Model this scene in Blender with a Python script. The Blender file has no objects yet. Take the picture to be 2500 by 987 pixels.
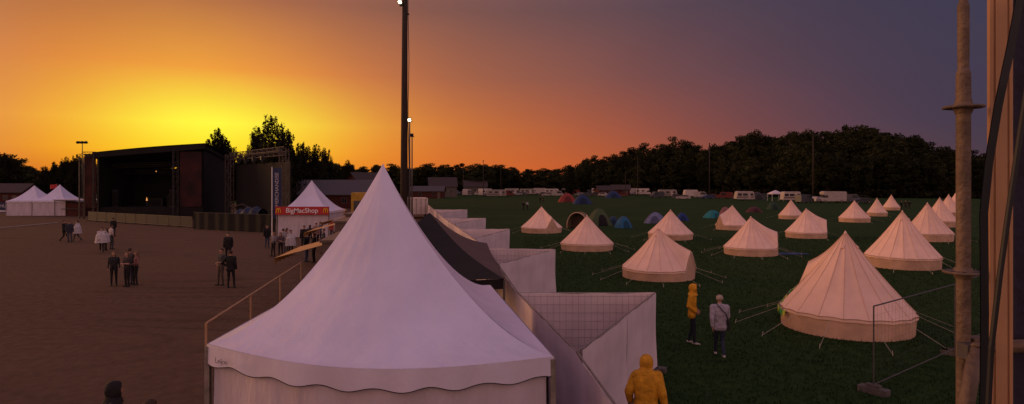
import bpy, bmesh, math, random
import numpy as np
from mathutils import Vector, Matrix
RD=random.Random(7); NR=np.random.RandomState(5)
sc=bpy.context.scene
sc.view_settings.view_transform='Standard'; sc.view_settings.look='None'; sc.view_settings.exposure=0
COL=sc.collection
EYE=4.8; F=1500.0; HOR=450.0
def gp(px,py):
    """survey of the site: point on the ground (metres)"""
    D=F*EYE/(py-HOR); return Vector(((px-1250)/F*D,D,0))
def gd(px,D): return Vector(((px-1250)/F*D,D,0))
def hz(py,D): return EYE-(py-HOR)*D/F
def s2l(c):
    return tuple(((x/255)/12.92 if x/255<=.04045 else ((x/255+.055)/1.055)**2.4) for x in c)
# ---------------------------------------------------------------- materials
MATS={}
def mat(name,col,rough=.8,var=.18,scale=3.0,bump=0.0,bscale=30.0,emit=0,metal=0.0,rand=0.0,stretch=None,spec=.3,col2=None):
    if name in MATS: return MATS[name]
    m=bpy.data.materials.new(name); m.use_nodes=True; nt=m.node_tree; b=nt.nodes['Principled BSDF']
    L=nt.links.new; N=nt.nodes.new
    b.inputs['Roughness'].default_value=rough; b.inputs['Metallic'].default_value=metal
    b.inputs['Specular IOR Level'].default_value=spec
    tc=N('ShaderNodeTexCoord'); mp=N('ShaderNodeMapping'); L(tc.outputs['Object'],mp.inputs[0])
    if stretch: mp.inputs['Scale'].default_value=stretch
    n=N('ShaderNodeTexNoise'); n.inputs['Scale'].default_value=scale; n.inputs['Detail'].default_value=5; L(mp.outputs[0],n.inputs['Vector'])
    r=N('ShaderNodeValToRGB'); L(n.outputs['Fac'],r.inputs[0])
    c1=tuple(max(0,x*(1-var)) for x in col); c2=tuple(min(1,x*(1+var)) for x in (col2 or col))
    r.color_ramp.elements[0].position=.3; r.color_ramp.elements[1].position=.7
    r.color_ramp.elements[0].color=(*c1,1); r.color_ramp.elements[1].color=(*c2,1)
    out=r.outputs[0]
    if rand:
        oi=N('ShaderNodeObjectInfo'); h=N('ShaderNodeHueSaturation'); mr=N('ShaderNodeMapRange')
        mr.inputs[3].default_value=1-rand; mr.inputs[4].default_value=1+rand
        L(oi.outputs['Random'],mr.inputs[0]); L(mr.outputs[0],h.inputs['Value']); L(out,h.inputs['Color']); out=h.outputs[0]
    L(out,b.inputs['Base Color'])
    if bump:
        n2=N('ShaderNodeTexNoise'); n2.inputs['Scale'].default_value=bscale; n2.inputs['Detail'].default_value=6; L(mp.outputs[0],n2.inputs['Vector'])
        bp=N('ShaderNodeBump'); bp.inputs['Strength'].default_value=bump; bp.inputs['Distance'].default_value=.05
        L(n2.outputs['Fac'],bp.inputs['Height']); L(bp.outputs[0],b.inputs['Normal'])
    if emit:
        b.inputs['Emission Color'].default_value=(*col,1); b.inputs['Emission Strength'].default_value=emit
    MATS[name]=m; return m
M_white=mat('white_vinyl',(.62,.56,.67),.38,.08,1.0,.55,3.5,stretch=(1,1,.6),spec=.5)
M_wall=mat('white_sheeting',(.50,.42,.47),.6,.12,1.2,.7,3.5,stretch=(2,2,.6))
M_cloth=mat('fence_cloth',(.66,.54,.56),.8,.12,1.0,.4,3)
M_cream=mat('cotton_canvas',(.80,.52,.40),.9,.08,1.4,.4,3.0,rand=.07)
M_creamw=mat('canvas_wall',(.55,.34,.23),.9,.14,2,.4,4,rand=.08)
M_seam=mat('canvas_seam',(.58,.36,.26),.9,.1)
M_dark=mat('black_cloth',(.008,.006,.006),.85,.3,1,.3,4)
M_black=mat('black_rubber',(.012,.012,.014),.5,.2)
M_brown=mat('brown_roof_cloth',(.095,.055,.045),.75,.2,1,.3,4)
M_steel=mat('galvanised_steel',(.26,.22,.19),.45,.25,8,.15,60,metal=.5)
M_steeld=mat('dull_grey_steel',(.07,.06,.058),.6,.25,6)
M_trs=mat('dull_truss_alloy',(.075,.055,.045),.6,.2,6)
M_bar=mat('barrier_steel',(.034,.028,.027),.6,.2,6)
M_rust=mat('weathered_scaffold_steel',(.155,.105,.075),.6,.25,14,.25,50,metal=.3)
M_tan=mat('sunset_tinted_metal',(.42,.23,.12),.5,.15,2,.05,20)  # white column paint with orange sunset light put into its base colour
M_red=mat('red_print',(.42,.03,.03),.6,.1)
M_redwood=mat('red_timber',(.06,.016,.012),.9,.3,5)
M_roofm=mat('grey_roof_sheet',(.065,.052,.052),.6,.2,2,stretch=(4,.5,1))
M_roofd=mat('dark_tile_roof',(.05,.033,.03),.8,.2,6)
M_navy=mat('navy_print',(.018,.025,.07),.6,.1)
M_wht=mat('white_print',(.72,.68,.70),.6,.05)
M_whtd=mat('banner_print_white',(.42,.38,.42),.7,.1)
M_yel=mat('yellow_paint',(.36,.20,.02),.6,.2)
M_arch=mat('yellow_emblem_print',(.8,.5,.03),.6,.05)
M_awn=mat('yellow_awning',(.50,.27,.09),.7,.15)
M_glass=mat('dark_window',(.02,.02,.025),.15,.2,spec=.6)
M_cara=mat('caravan_white',(.42,.34,.31),.4,.15,2,rand=.4)
M_strp=mat('caravan_stripe',(.11,.07,.06),.5,.1)
M_blue=mat('blue_tarp',(.012,.035,.11),.5,.25,3,.5,6)
M_dblue=mat('dark_blue_tarpaulin',(.008,.014,.04),.5,.3,3,.5,6)
M_rope=mat('pale_rope',(.40,.34,.28),.8,.1)
M_conc=mat('concrete',(.10,.085,.075),.9,.25,8,.3,40)
M_bark=mat('bark',(.04,.028,.022),.95,.3,4,.5,20)
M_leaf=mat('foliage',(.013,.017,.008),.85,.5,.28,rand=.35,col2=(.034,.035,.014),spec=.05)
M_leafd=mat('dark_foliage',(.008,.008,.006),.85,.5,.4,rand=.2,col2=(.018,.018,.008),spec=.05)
M_lamp=mat('lit_lamp',(1,.86,.55),.5,0,emit=14)
M_lampo=mat('dim_orange_lamp',(1,.45,.12),.5,0,emit=.6)
M_backdrop=mat('stage_backdrop',(.006,.005,.004),.9,.4,.5)
M_poster=mat('red_festival_poster',(.010,.004,.004),.8,.3,.5,col2=(.038,.007,.007))
M_scrim=mat('red_side_scrim',(.018,.007,.005),.8,.3,.5,col2=(.065,.018,.013))
M_wire=mat('fence_wire',(.16,.12,.11),.6,.1)
M_wired=mat('dark_fence_wire',(.05,.045,.045),.6,.1)
def colmat(name,c,rough=.75,var=.15,scale=5,bump=.2,bscale=14): return mat(name,c,rough,var,scale,bump,bscale)
# ---------------------------------------------------------------- mesh builder
class MB:
    def __init__(s): s.v=[]; s.f=[]; s.m=[]
    def face(s,pts,m=0):
        i=len(s.v); s.v+= [tuple(p) for p in pts]; s.f.append(tuple(range(i,i+len(pts)))); s.m.append(m)
    def box(s,c,d,rz=0,m=0,rx=0,ry=0):
        M=Matrix.Translation(Vector(c))@Matrix.Rotation(rz,4,'Z')@Matrix.Rotation(ry,4,'Y')@Matrix.Rotation(rx,4,'X')
        i=len(s.v)
        for z in (-.5,.5):
            for y in (-.5,.5):
                for x in (-.5,.5): s.v.append(tuple(M@Vector((x*d[0],y*d[1],z*d[2]))))
        for q in ((0,2,3,1),(4,5,7,6),(0,1,5,4),(2,6,7,3),(0,4,6,2),(1,3,7,5)): s.f.append(tuple(i+k for k in q)); s.m.append(m)
    def tube(s,p0,p1,r0,r1=None,n=8,m=0):
        r1=r0 if r1 is None else r1; p0=Vector(p0);p1=Vector(p1); d=(p1-p0)
        if d.length<1e-6: return
        d.normalize(); a=d.orthogonal().normalized(); b=d.cross(a); i=len(s.v)
        for p,r in ((p0,r0),(p1,r1)):
            for k in range(n):
                t=2*math.pi*k/n; s.v.append(tuple(p+(a*math.cos(t)+b*math.sin(t))*r))
        for k in range(n):
            k2=(k+1)%n; s.f.append((i+k,i+k2,i+n+k2,i+n+k)); s.m.append(m)
        s.f.append(tuple(i+k for k in range(n))[::-1]); s.m.append(m)
        s.f.append(tuple(i+n+k for k in range(n))); s.m.append(m)
    def path(s,pts,r,n=6,m=0):
        for a,b in zip(pts[:-1],pts[1:]): s.tube(a,b,r,r,n,m)
    def grid(s,fn,nu,nv,m=0,closeu=False):
        i=len(s.v)
        for v in range(nv+1):
            for u in range(nu+(0 if closeu else 1)): s.v.append(tuple(fn(u/nu,v/nv)))
        W=nu+(0 if closeu else 1)
        for v in range(nv):
            for u in range(nu):
                u2=(u+1)%W if closeu else u+1
                s.f.append((i+v*W+u,i+v*W+u2,i+(v+1)*W+u2,i+(v+1)*W+u)); s.m.append(m if not callable(m) else m((u+.5)/nu,(v+.5)/nv))
    def prism(s,prof,y0,y1,m=0):
        i=len(s.v); n=len(prof)
        for y in (y0,y1):
            for x,z in prof: s.v.append((x,y,z))
        s.f.append(tuple(i+k for k in range(n))); s.m.append(m)
        s.f.append(tuple(i+n+k for k in range(n))[::-1]); s.m.append(m)
        for k in range(n):
            k2=(k+1)%n; s.f.append((i+k2,i+k,i+n+k,i+n+k2)); s.m.append(m)
    def mesh(s,name,mats,smooth=False):
        me=bpy.data.meshes.new(name); me.from_pydata(s.v,[],s.f)
        for x in mats: me.materials.append(x)
        me.polygons.foreach_set('material_index',s.m)
        if smooth: me.polygons.foreach_set('use_smooth',[True]*len(s.f))
        me.update(); return me
def meta(o,label,cat,group=None,kind=None):
    if label: o['label']=label
    if cat: o['category']=cat
    if group: o['group']=group
    if kind: o['kind']=kind
def thing(name,label,cat,loc=(0,0,0),rz=0,group=None,scale=1):
    e=bpy.data.objects.new(name,None); e.empty_display_size=.3; COL.objects.link(e); e.location=loc; e.rotation_euler=(0,0,rz)
    e.scale=(scale,)*3 if not hasattr(scale,'__len__') else scale
    meta(e,label,cat,group); return e
def part(name,mb,mats,parent,smooth=False,label=None):
    me=mb.mesh(name,mats,smooth) if isinstance(mb,MB) else mb
    o=bpy.data.objects.new(name,me); COL.objects.link(o); o.parent=parent
    if label: o['label']=label
    return o
def solo(name,mb,mats,label,cat,loc=(0,0,0),rz=0,group=None,kind=None,smooth=False,scale=1):
    me=mb.mesh(name,mats,smooth) if isinstance(mb,MB) else mb
    o=bpy.data.objects.new(name,me); COL.objects.link(o); o.location=loc; o.rotation_euler=(0,0,rz); o.scale=(scale,)*3
    meta(o,label,cat,group,kind); return o
def text_mesh(s,size,m,vertical=False,ext=.004,name='lettering',bold=.01):
    cu=bpy.data.curves.new('t','FONT'); cu.body=s; cu.size=size; cu.extrude=ext; cu.align_x='CENTER'; cu.align_y='CENTER'; cu.offset=size*bold
    o=bpy.data.objects.new('t',cu); COL.objects.link(o); dg=bpy.context.evaluated_depsgraph_get()
    me=bpy.data.meshes.new_from_object(o.evaluated_get(dg)); bpy.data.objects.remove(o)
    if vertical: T=Matrix(((0,-1,0,0),(0,0,-1,0),(1,0,0,0),(0,0,0,1)))
    else: T=Matrix(((1,0,0,0),(0,0,-1,0),(0,1,0,0),(0,0,0,1)))
    me.transform(T); me.materials.clear(); me.materials.append(m); me.name=name; return me
# ---------------------------------------------------------------- camera
cam=bpy.data.cameras.new('camera'); co=bpy.data.objects.new('camera',cam); COL.objects.link(co)
co.location=(0,0,EYE); co.rotation_euler=(math.pi/2,0,0)
cam.sensor_width=36; cam.lens=36*F/2500; cam.shift_y=-(493.5-HOR)/2500; cam.clip_start=.05; cam.clip_end=6000
sc.camera=co
# ---------------------------------------------------------------- world
w=bpy.data.worlds.new('World'); sc.world=w; w.use_nodes=True; nt=w.node_tree; N=nt.nodes.new; L=nt.links.new
bg=nt.nodes['Background']; outw=nt.nodes['World Output']
tc=N('ShaderNodeTexCoord'); sx=N('ShaderNodeSeparateXYZ'); L(tc.outputs['Generated'],sx.inputs[0])
def mth(op,a,b=None,cl=False):
    n=N('ShaderNodeMath'); n.operation=op; n.use_clamp=cl
    for i,x in enumerate((a,b)):
        if x is None: continue
        if isinstance(x,(int,float)): n.inputs[i].default_value=x
        else: L(x,n.inputs[i])
    return n.outputs[0]
az=mth('ARCTAN2',sx.outputs[0],sx.outputs[1]); fac=mth('ADD',mth('DIVIDE',az,2*math.pi),.5)
hyp=mth('SQRT',mth('ADD',mth('MULTIPLY',sx.outputs[0],sx.outputs[0]),mth('MULTIPLY',sx.outputs[1],sx.outputs[1])))
tt=mth('DIVIDE',sx.outputs[2],mth('MAXIMUM',hyp,.001))
AZ=[-40,-34,-28,-22,-14,-5,5,15,27,38,50]
RT=(62,53,68)
ROWS=[(.015,[(208,100,28),(236,134,28),(249,166,27),(248,166,30),(233,126,35),(216,106,42),(202,92,46),(164,81,54),(108,64,63),(77,57,69),RT]),
 (.05,[(232,134,38),(250,178,33),(255,226,38),(254,212,38),(236,140,45),(213,111,50),(192,95,53),(152,79,60),(97,63,69),(68,57,73),RT]),
 (.09,[(238,146,56),(250,192,52),(255,255,66),(255,238,62),(233,150,55),(206,115,57),(179,93,62),(138,77,68),(85,61,74),(62,56,77),RT]),
 (.17,[(214,128,63),(232,146,60),(244,165,60),(237,151,62),(204,120,67),(165,98,71),(141,85,73),(111,72,75),(77,61,77),(62,57,78),RT]),
 (.28,[(158,97,65),(173,105,66),(181,111,68),(170,105,72),(149,95,75),(125,84,77),(107,76,78),(88,68,79),(68,60,79),(60,57,79),RT])]
def ramp(cols,left,right,back):
    r=N('ShaderNodeValToRGB'); L(fac,r.inputs[0]); cr=r.color_ramp; cr.interpolation='B_SPLINE'
    st=[(-180,back),(-120,tuple((a+b)/2 for a,b in zip(back,left))),(-75,left)]+[(a,s2l(c)) for a,c in zip(AZ,cols)]+[(75,right),(120,tuple((a+b)/2 for a,b in zip(back,right))),(180,back)]
    while len(cr.elements)<len(st): cr.elements.new(.5)
    for e,(a,c) in zip(cr.elements,sorted(st,key=lambda q:q[0])):
        e.position=(a+180)/360; e.color=(*c,1)
    return r.outputs[0]
BACK=(.90,.50,.41)
cur=None
for i,(t,c) in enumerate(ROWS):
    o=ramp(c,(.50,.25,.14),(.36,.25,.29),BACK)
    if cur is None: cur=o
    else:
        mr=N('ShaderNodeMapRange'); L(tt,mr.inputs[0]); mr.inputs[1].default_value=ROWS[i-1][0]; mr.inputs[2].default_value=t; mr.clamp=True
        mx=N('ShaderNodeMixRGB'); L(mr.outputs[0],mx.inputs[0]); L(cur,mx.inputs[1]); L(o,mx.inputs[2]); cur=mx.outputs[0]
mr=N('ShaderNodeMapRange'); L(tt,mr.inputs[0]); mr.inputs[1].default_value=.28; mr.inputs[2].default_value=1.3
mx=N('ShaderNodeMixRGB'); L(mr.outputs[0],mx.inputs[0]); L(cur,mx.inputs[1]); mx.inputs[2].default_value=(.31,.23,.36,1); cur=mx.outputs[0]
mp=N('ShaderNodeMapping'); mp.inputs['Scale'].default_value=(1.5,1.5,3.5); L(tc.outputs['Generated'],mp.inputs[0])
nz=N('ShaderNodeTexNoise'); nz.inputs['Scale'].default_value=1.8; nz.inputs['Detail'].default_value=4; nz.inputs['Distortion'].default_value=.4; L(mp.outputs[0],nz.inputs['Vector'])
mr2=N('ShaderNodeMapRange'); L(nz.outputs['Fac'],mr2.inputs[0]); mr2.inputs[1].default_value=.3; mr2.inputs[2].default_value=.7; mr2.inputs[3].default_value=.96; mr2.inputs[4].default_value=1.04
vm=N('ShaderNodeVectorMath'); vm.operation='SCALE'; L(cur,vm.inputs[0]); L(mr2.outputs[0],vm.inputs['Scale'])
L(vm.outputs[0],bg.inputs[0]); bg.inputs[1].default_value=1.0
SUN_AZ=math.radians(-72); SUN_EL=math.radians(9)
sky=N('ShaderNodeTexSky'); sky.sky_type='NISHITA'; sky.sun_disc=False; sky.sun_elevation=SUN_EL; sky.sun_rotation=SUN_AZ
bg2=N('ShaderNodeBackground'); L(sky.outputs[0],bg2.inputs[0]); bg2.inputs[1].default_value=.001
ad=N('ShaderNodeAddShader'); L(bg.outputs[0],ad.inputs[0]); L(bg2.outputs[0],ad.inputs[1]); L(ad.outputs[0],outw.inputs[0])
sl=bpy.data.lights.new('sun','SUN'); so=bpy.data.objects.new('sun',sl); COL.objects.link(so)
sl.energy=1.25; sl.angle=math.radians(20); sl.color=(1,.50,.22)
sd=Vector((math.sin(SUN_AZ)*math.cos(SUN_EL),math.cos(SUN_AZ)*math.cos(SUN_EL),math.sin(SUN_EL)))
so.rotation_euler=sd.to_track_quat('Z','Y').to_euler(); so.location=(-30,10,30)
# ---------------------------------------------------------------- ground
def ground_mat(name,c1,c2,c3,s1,s2,bump,bs,tracks=False):
    m=bpy.data.materials.new(name); m.use_nodes=True; nt=m.node_tree; b=nt.nodes['Principled BSDF']; N=nt.nodes.new; L=nt.links.new
    b.inputs['Roughness'].default_value=.95; b.inputs['Specular IOR Level'].default_value=.05
    g=N('ShaderNodeNewGeometry')
    a=N('ShaderNodeTexNoise'); a.inputs['Scale'].default_value=s1; a.inputs['Detail'].default_value=8; a.inputs['Roughness'].default_value=.6; L(g.outputs['Position'],a.inputs['Vector'])
    r=N('ShaderNodeValToRGB'); L(a.outputs['Fac'],r.inputs[0]); r.color_ramp.elements[0].position=.33; r.color_ramp.elements[1].position=.68
    r.color_ramp.elements[0].color=(*c1,1); r.color_ramp.elements[1].color=(*c2,1)
    f=N('ShaderNodeTexNoise'); f.inputs['Scale'].default_value=s2; f.inputs['Detail'].default_value=6; L(g.outputs['Position'],f.inputs['Vector'])
    rr=N('ShaderNodeMapRange'); L(f.outputs['Fac'],rr.inputs[0]); rr.inputs[1].default_value=.35; rr.inputs[2].default_value=.7
    mx=N('ShaderNodeMixRGB'); L(rr.outputs[0],mx.inputs[0]); L(r.outputs[0],mx.inputs[1]); mx.inputs[2].default_value=(*c3,1)
    col=mx.outputs[0]; hsrc=f.outputs['Fac']
    if tracks:
        for rot,scl,mult,dark in ((-25,(.020,.085,1),24,.74),(20,(.016,.10,1),16,.84)):
            mp=N('ShaderNodeMapping'); mp.inputs['Rotation'].default_value=(0,0,math.radians(rot)); mp.inputs['Scale'].default_value=scl; mp.inputs['Location'].default_value=(rot*.37,3.1,0); L(g.outputs['Position'],mp.inputs[0])
            tn=N('ShaderNodeTexNoise'); tn.inputs['Scale'].default_value=1.0; tn.inputs['Detail'].default_value=1.0; tn.inputs['Distortion'].default_value=.2; L(mp.outputs[0],tn.inputs['Vector'])
            k=N('ShaderNodeMath'); k.operation='MULTIPLY'; k.inputs[1].default_value=mult; L(tn.outputs['Fac'],k.inputs[0])
            pp=N('ShaderNodeMath'); pp.operation='PINGPONG'; pp.inputs[1].default_value=.5; L(k.outputs[0],pp.inputs[0])
            mq=N('ShaderNodeMapRange'); L(pp.outputs[0],mq.inputs[0]); mq.inputs[1].default_value=0; mq.inputs[2].default_value=.22; mq.inputs[3].default_value=1; mq.inputs[4].default_value=0
            pt=N('ShaderNodeTexNoise'); pt.inputs['Scale'].default_value=.12; pt.inputs['Detail'].default_value=4; L(g.outputs['Position'],pt.inputs['Vector'])
            pm=N('ShaderNodeMapRange'); L(pt.outputs['Fac'],pm.inputs[0]); pm.inputs[1].default_value=.42; pm.inputs[2].default_value=.64
            mm=N('ShaderNodeMath'); mm.operation='MULTIPLY'; L(mq.outputs[0],mm.inputs[0]); L(pm.outputs[0],mm.inputs[1])
            inv=N('ShaderNodeMapRange'); L(mm.outputs[0],inv.inputs[0]); inv.inputs[3].default_value=1; inv.inputs[4].default_value=dark
            ns=N('ShaderNodeVectorMath'); ns.operation='SCALE'; L(col,ns.inputs[0]); L(inv.outputs[0],ns.inputs['Scale']); col=ns.outputs[0]
            ma=N('ShaderNodeMath'); ma.operation='ADD'; L(hsrc,ma.inputs[0]); L(inv.outputs[0],ma.inputs[1]); hsrc=ma.outputs[0]
    L(col,b.inputs['Base Color'])
    bp=N('ShaderNodeBump'); bp.inputs['Strength'].default_value=bump; bp.inputs['Distance'].default_value=bs; L(hsrc,bp.inputs['Height']); L(bp.outputs[0],b.inputs['Normal'])
    return m
M_grass=ground_mat('meadow_grass',(.011,.027,.007),(.023,.047,.012),(.028,.051,.014),.10,2.5,.5,.08)
M_sand=ground_mat('packed_gravel',(.078,.044,.028),(.120,.071,.045),(.128,.077,.050),.06,3.5,.4,.05,True)
g=MB(); g.face([(-3000,-60,0),(3000,-60,0),(3000,4000,0),(-3000,4000,0)]); solo('ground',g,[M_grass],None,None,kind='structure')
MAIN=[(-20,140),(-8.6,67.7),(-5.6,50.6),(-3.2,38.2),(-1.07,26.75),(.16,15.8),(1.09,10.2)]
g=MB(); g.face([(-260,-50,.004),(1.3,-50,.004),(1.25,8,.004)]+[(x,y,.004) for x,y in MAIN[::-1]]+[(-40,150,.004),(-260,150,.004)]); solo('gravel_yard',g,[M_sand],None,None,kind='structure')
nb=60000
D=11+ (NR.rand(nb)**1.5)*45; U=NR.rand(nb)*.86+.02; X=U*D; 
fx=np.interp(D,[9,15.8,26.7,38,50,68],[1.3,.4,-.9,-3,-5.4,-8.4]); ok=X>fx+.25; X=X[ok];D=D[ok];n=len(X)
hh=.03+NR.rand(n)*.05; an=NR.rand(n)*6.28; ww=.007+.0005*D; le=(NR.rand(n,2)-.5)*.06
V=np.zeros((n,3,3)); V[:,0]=np.c_[X-np.cos(an)*ww,D-np.sin(an)*ww,np.zeros(n)]; V[:,1]=np.c_[X+np.cos(an)*ww,D+np.sin(an)*ww,np.zeros(n)]; V[:,2]=np.c_[X+le[:,0],D+le[:,1],hh]
me=bpy.data.meshes.new('grass'); me.from_pydata(V.reshape(-1,3).tolist(),[],[(3*i,3*i+1,3*i+2) for i in range(n)])
me.materials.append(mat('grass_blades',(.013,.031,.008),.9,.35,1.0,col2=(.021,.042,.011),spec=.05)); solo('grass',me,[],'short trampled meadow grass blades','grass',kind='stuff')
m=MB(); a=gp(-20,559); b=gp(138,545); m.path([a.lerp(b,k/8)+Vector((0,.15*math.sin(k*1.7),.04)) for k in range(9)],.05,6); solo('cable_cover',m,[M_rope],'pale cable cover lying across the gravel','cable cover')
# ---------------------------------------------------------------- trees
def leafquads(cent,rad,n,size):
    d=NR.normal(size=(n,3)); d/=np.linalg.norm(d,axis=1)[:,None]; r=NR.rand(n)**.45
    p=np.array(cent)+d*r[:,None]*np.array(rad)
    a=NR.normal(size=(n,3)); a/=np.linalg.norm(a,axis=1)[:,None]; b=np.cross(a,NR.normal(size=(n,3))); b/=np.linalg.norm(b,axis=1)[:,None]
    s=size*(.5+NR.rand(n))[:,None]
    return np.stack([p-a*s,p-b*s*.6,p+a*s,p+b*s*.6],1)
def leafmesh(qs,name,m):
    q=np.concatenate(qs); n=len(q); me=bpy.data.meshes.new(name); me.from_pydata(q.reshape(-1,3).tolist(),[],[(4*i,4*i+1,4*i+2,4*i+3) for i in range(n)]); me.materials.append(m); return me
def make_tree(kind,H=16.):
    t=MB(); q=[]; lean=RD.uniform(-.4,.4)
    pts=[Vector((lean*(i/6)**2,RD.uniform(-.1,.1),H*.82*i/6)) for i in range(7)]
    for i in range(6): t.tube(pts[i],pts[i+1],.30*(1-i/7.2)*H/16,.30*(1-(i+1)/7.2)*H/16,8)
    if kind=='round':
        for k in range(30):
            z=RD.uniform(.26,.90); rmax=.27*H*math.sin(math.pi*min(1,(z-.12)/.85))**.7; a=RD.uniform(0,6.28); r=rmax*math.sqrt(RD.random())*.95
            c=(r*math.cos(a)+lean*z,r*math.sin(a),z*H); cr=H*RD.uniform(.06,.10)
            q.append(leafquads(c,(cr*1.15,cr*1.15,cr*.85),210,.24)); 
            if k%2==0: t.tube(pts[min(5,int(z*.7*6))],c,.09,.02,5)
        q.append(leafquads((0,0,H*.60),(H*.18,H*.18,H*.30),900,.32)); q.append(leafquads((0,0,H*.95),(H*.09,H*.09,H*.05),140,.22))
    elif kind=='spiky':
        for k in range(84):
            z=RD.uniform(.10,.90); rmax=.35*H*(1-max(0,(z-.22))/.82)**.85; a=RD.uniform(0,6.28); r=rmax*RD.uniform(.2,1)
            tip=Vector((r*math.cos(a)+lean*z,r*math.sin(a),z*H+H*.05)); base=pts[min(5,int(max(0,z-.2)*6))]
            t.tube(base,tip,.05,.012,4); cr=H*RD.uniform(.022,.042)
            for j in range(3):
                c=base.lerp(tip,1-.16*j)+Vector((RD.uniform(-.3,.3),RD.uniform(-.3,.3),RD.uniform(-.2,.3)))
                q.append(leafquads(c,(cr*(.85+.3*j),cr*(.85+.3*j),cr*1.9),48,.16))
        for k in range(9): q.append(leafquads((lean*(1-k/16)+RD.uniform(-.25,.25),RD.uniform(-.3,.3),H*(.985-.02*k)),(.16+.14*k,.16+.14*k,H*.03),34,.14))
        q.append(leafquads((0,0,H*.40),(H*.24,H*.24,H*.32),2200,.25))
        t.tube(pts[6],(lean,0,H),.06,.01,5)
    else:
        for k in range(24):
            z=RD.uniform(.2,.95); rmax=.18*H*math.sin(math.pi*min(1,z+.05))**.6; a=RD.uniform(0,6.28); r=rmax*math.sqrt(RD.random())
            cr=H*RD.uniform(.05,.08); q.append(leafquads((r*math.cos(a),r*math.sin(a),z*H),(cr,cr,cr*1.3),180,.24))
        q.append(leafquads((0,0,H*.55),(H*.12,H*.12,H*.35),600,.3))
    return t.mesh('trunk',[M_bark],True),q
TREES={}
for k,nv in (('round',7),('spiky',5),('tall',3)):
    TREES[k]=[]
    for i in range(nv):
        tm,q=make_tree(k); TREES[k].append((tm,leafmesh(q,'crown',M_leafd if k=='spiky' else M_leaf)))
def tree(loc,H,kind,label,group,wide=1.):
    tm,cm=RD.choice(TREES[kind]); s=H/16
    e=thing('tree',label,'tree',loc,RD.uniform(0,6.28),group,(s*wide,s*wide,s))
    part('trunk',tm,None,e); part('crown',cm,None,e)
xs=[1400,1430,1480,1550,1580,1650,1700,1780,1850,1900,1960,2030,2100,2180,2250,2320,2400,2520]
ys=[402,386,378,362,350,334,346,340,314,330,310,311,302,312,334,360,370,376]
for row in range(4):
    px=1405+row*9
    while px<2560:
        D0=np.interp(px,[1400,1700,2000,2520],[300,268,222,205])+row*9+RD.uniform(-4,4)
        top=np.interp(px,xs,ys); f=[.62,.82,.95,1.0][row]*RD.uniform(.92,1.04)
        H=EYE+(450-top)*D0/1500; H=max(6,H*f)
        tree(gd(px,D0),H,RD.choice(['round','round','round','tall']),'dark leafy tree at the edge of the wood','trees of the wood beside the camping field',RD.uniform(1.0,1.4))
        px+=RD.uniform(26,44)*(1 if px>1550 else .72)
xs2=[-60,20,60,110,150,200,260,700,850,900,1000,1100,1200,1300,1330,1390,1430]
ys2=[380,376,402,412,392,385,397,390,393,400,401,398,402,405,414,405,402]
for row in range(3):
    px=-50+row*13
    while px<1430:
        D0=300+row*14+RD.uniform(-8,8); top=np.interp(px,xs2,ys2); H=(EYE+(450-top)*D0/1500)*RD.uniform(.80,1.06)
        tree(gd(px,D0),H,RD.choice(['round','round','tall']),'dark tree in the far tree line','trees of the distant tree line',RD.uniform(1.3,1.9))
        px+=RD.uniform(26,44)
for px,top,D0,wd in ((533,314,125,.9),(556,342,130,1.),(510,342,128,.9),(632,312,118,.9),(665,284,112,.95),(698,316,122,.9),(738,348,130,1.),(770,352,130,1.),(795,364,138,1.),(590,374,140,1.1),(616,350,132,1.),(160,382,165,1.),(188,378,160,1.),(10,374,165,1.2),(28,383,170,1.),(108,406,175,1.),(130,396,180,1.),(1393,402,230,.8),(850,390,150,.9),(715,368,140,1.1)):
    tree(gd(px,D0),EYE+(450-top)*D0/1500,'spiky','tall spiky tree silhouetted against the sunset','silhouetted trees behind the stage',wd)
q=[]
for px in range(-60,2560,7):
    D0=np.interp(px,[-60,1400,1700,2000,2520],[290,296,262,216,199]); c=gd(px+RD.uniform(-4,4),D0+RD.uniform(0,5)); h=RD.uniform(1.6,3.2) if px<1400 else RD.uniform(1.2,3.4)
    q.append(leafquads((c.x,c.y,h*.5),(1.8,1.6,h*.62),90,.45))
for px in range(-60,2560,6):
    D0=np.interp(px,[-60,1400,1700,2000,2520],[322,330,300,256,240]); c=gd(px,D0); hgt=RD.uniform(8,11) if px<1450 else RD.uniform(9,14); q.append(leafquads((c.x,c.y,hgt*.42),(2.4,1.6,hgt*.6),170,.6))
solo('undergrowth',leafmesh(q,'undergrowth',M_leafd),[],'dense dark undergrowth beneath the trees','bushes',kind='stuff')
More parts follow.
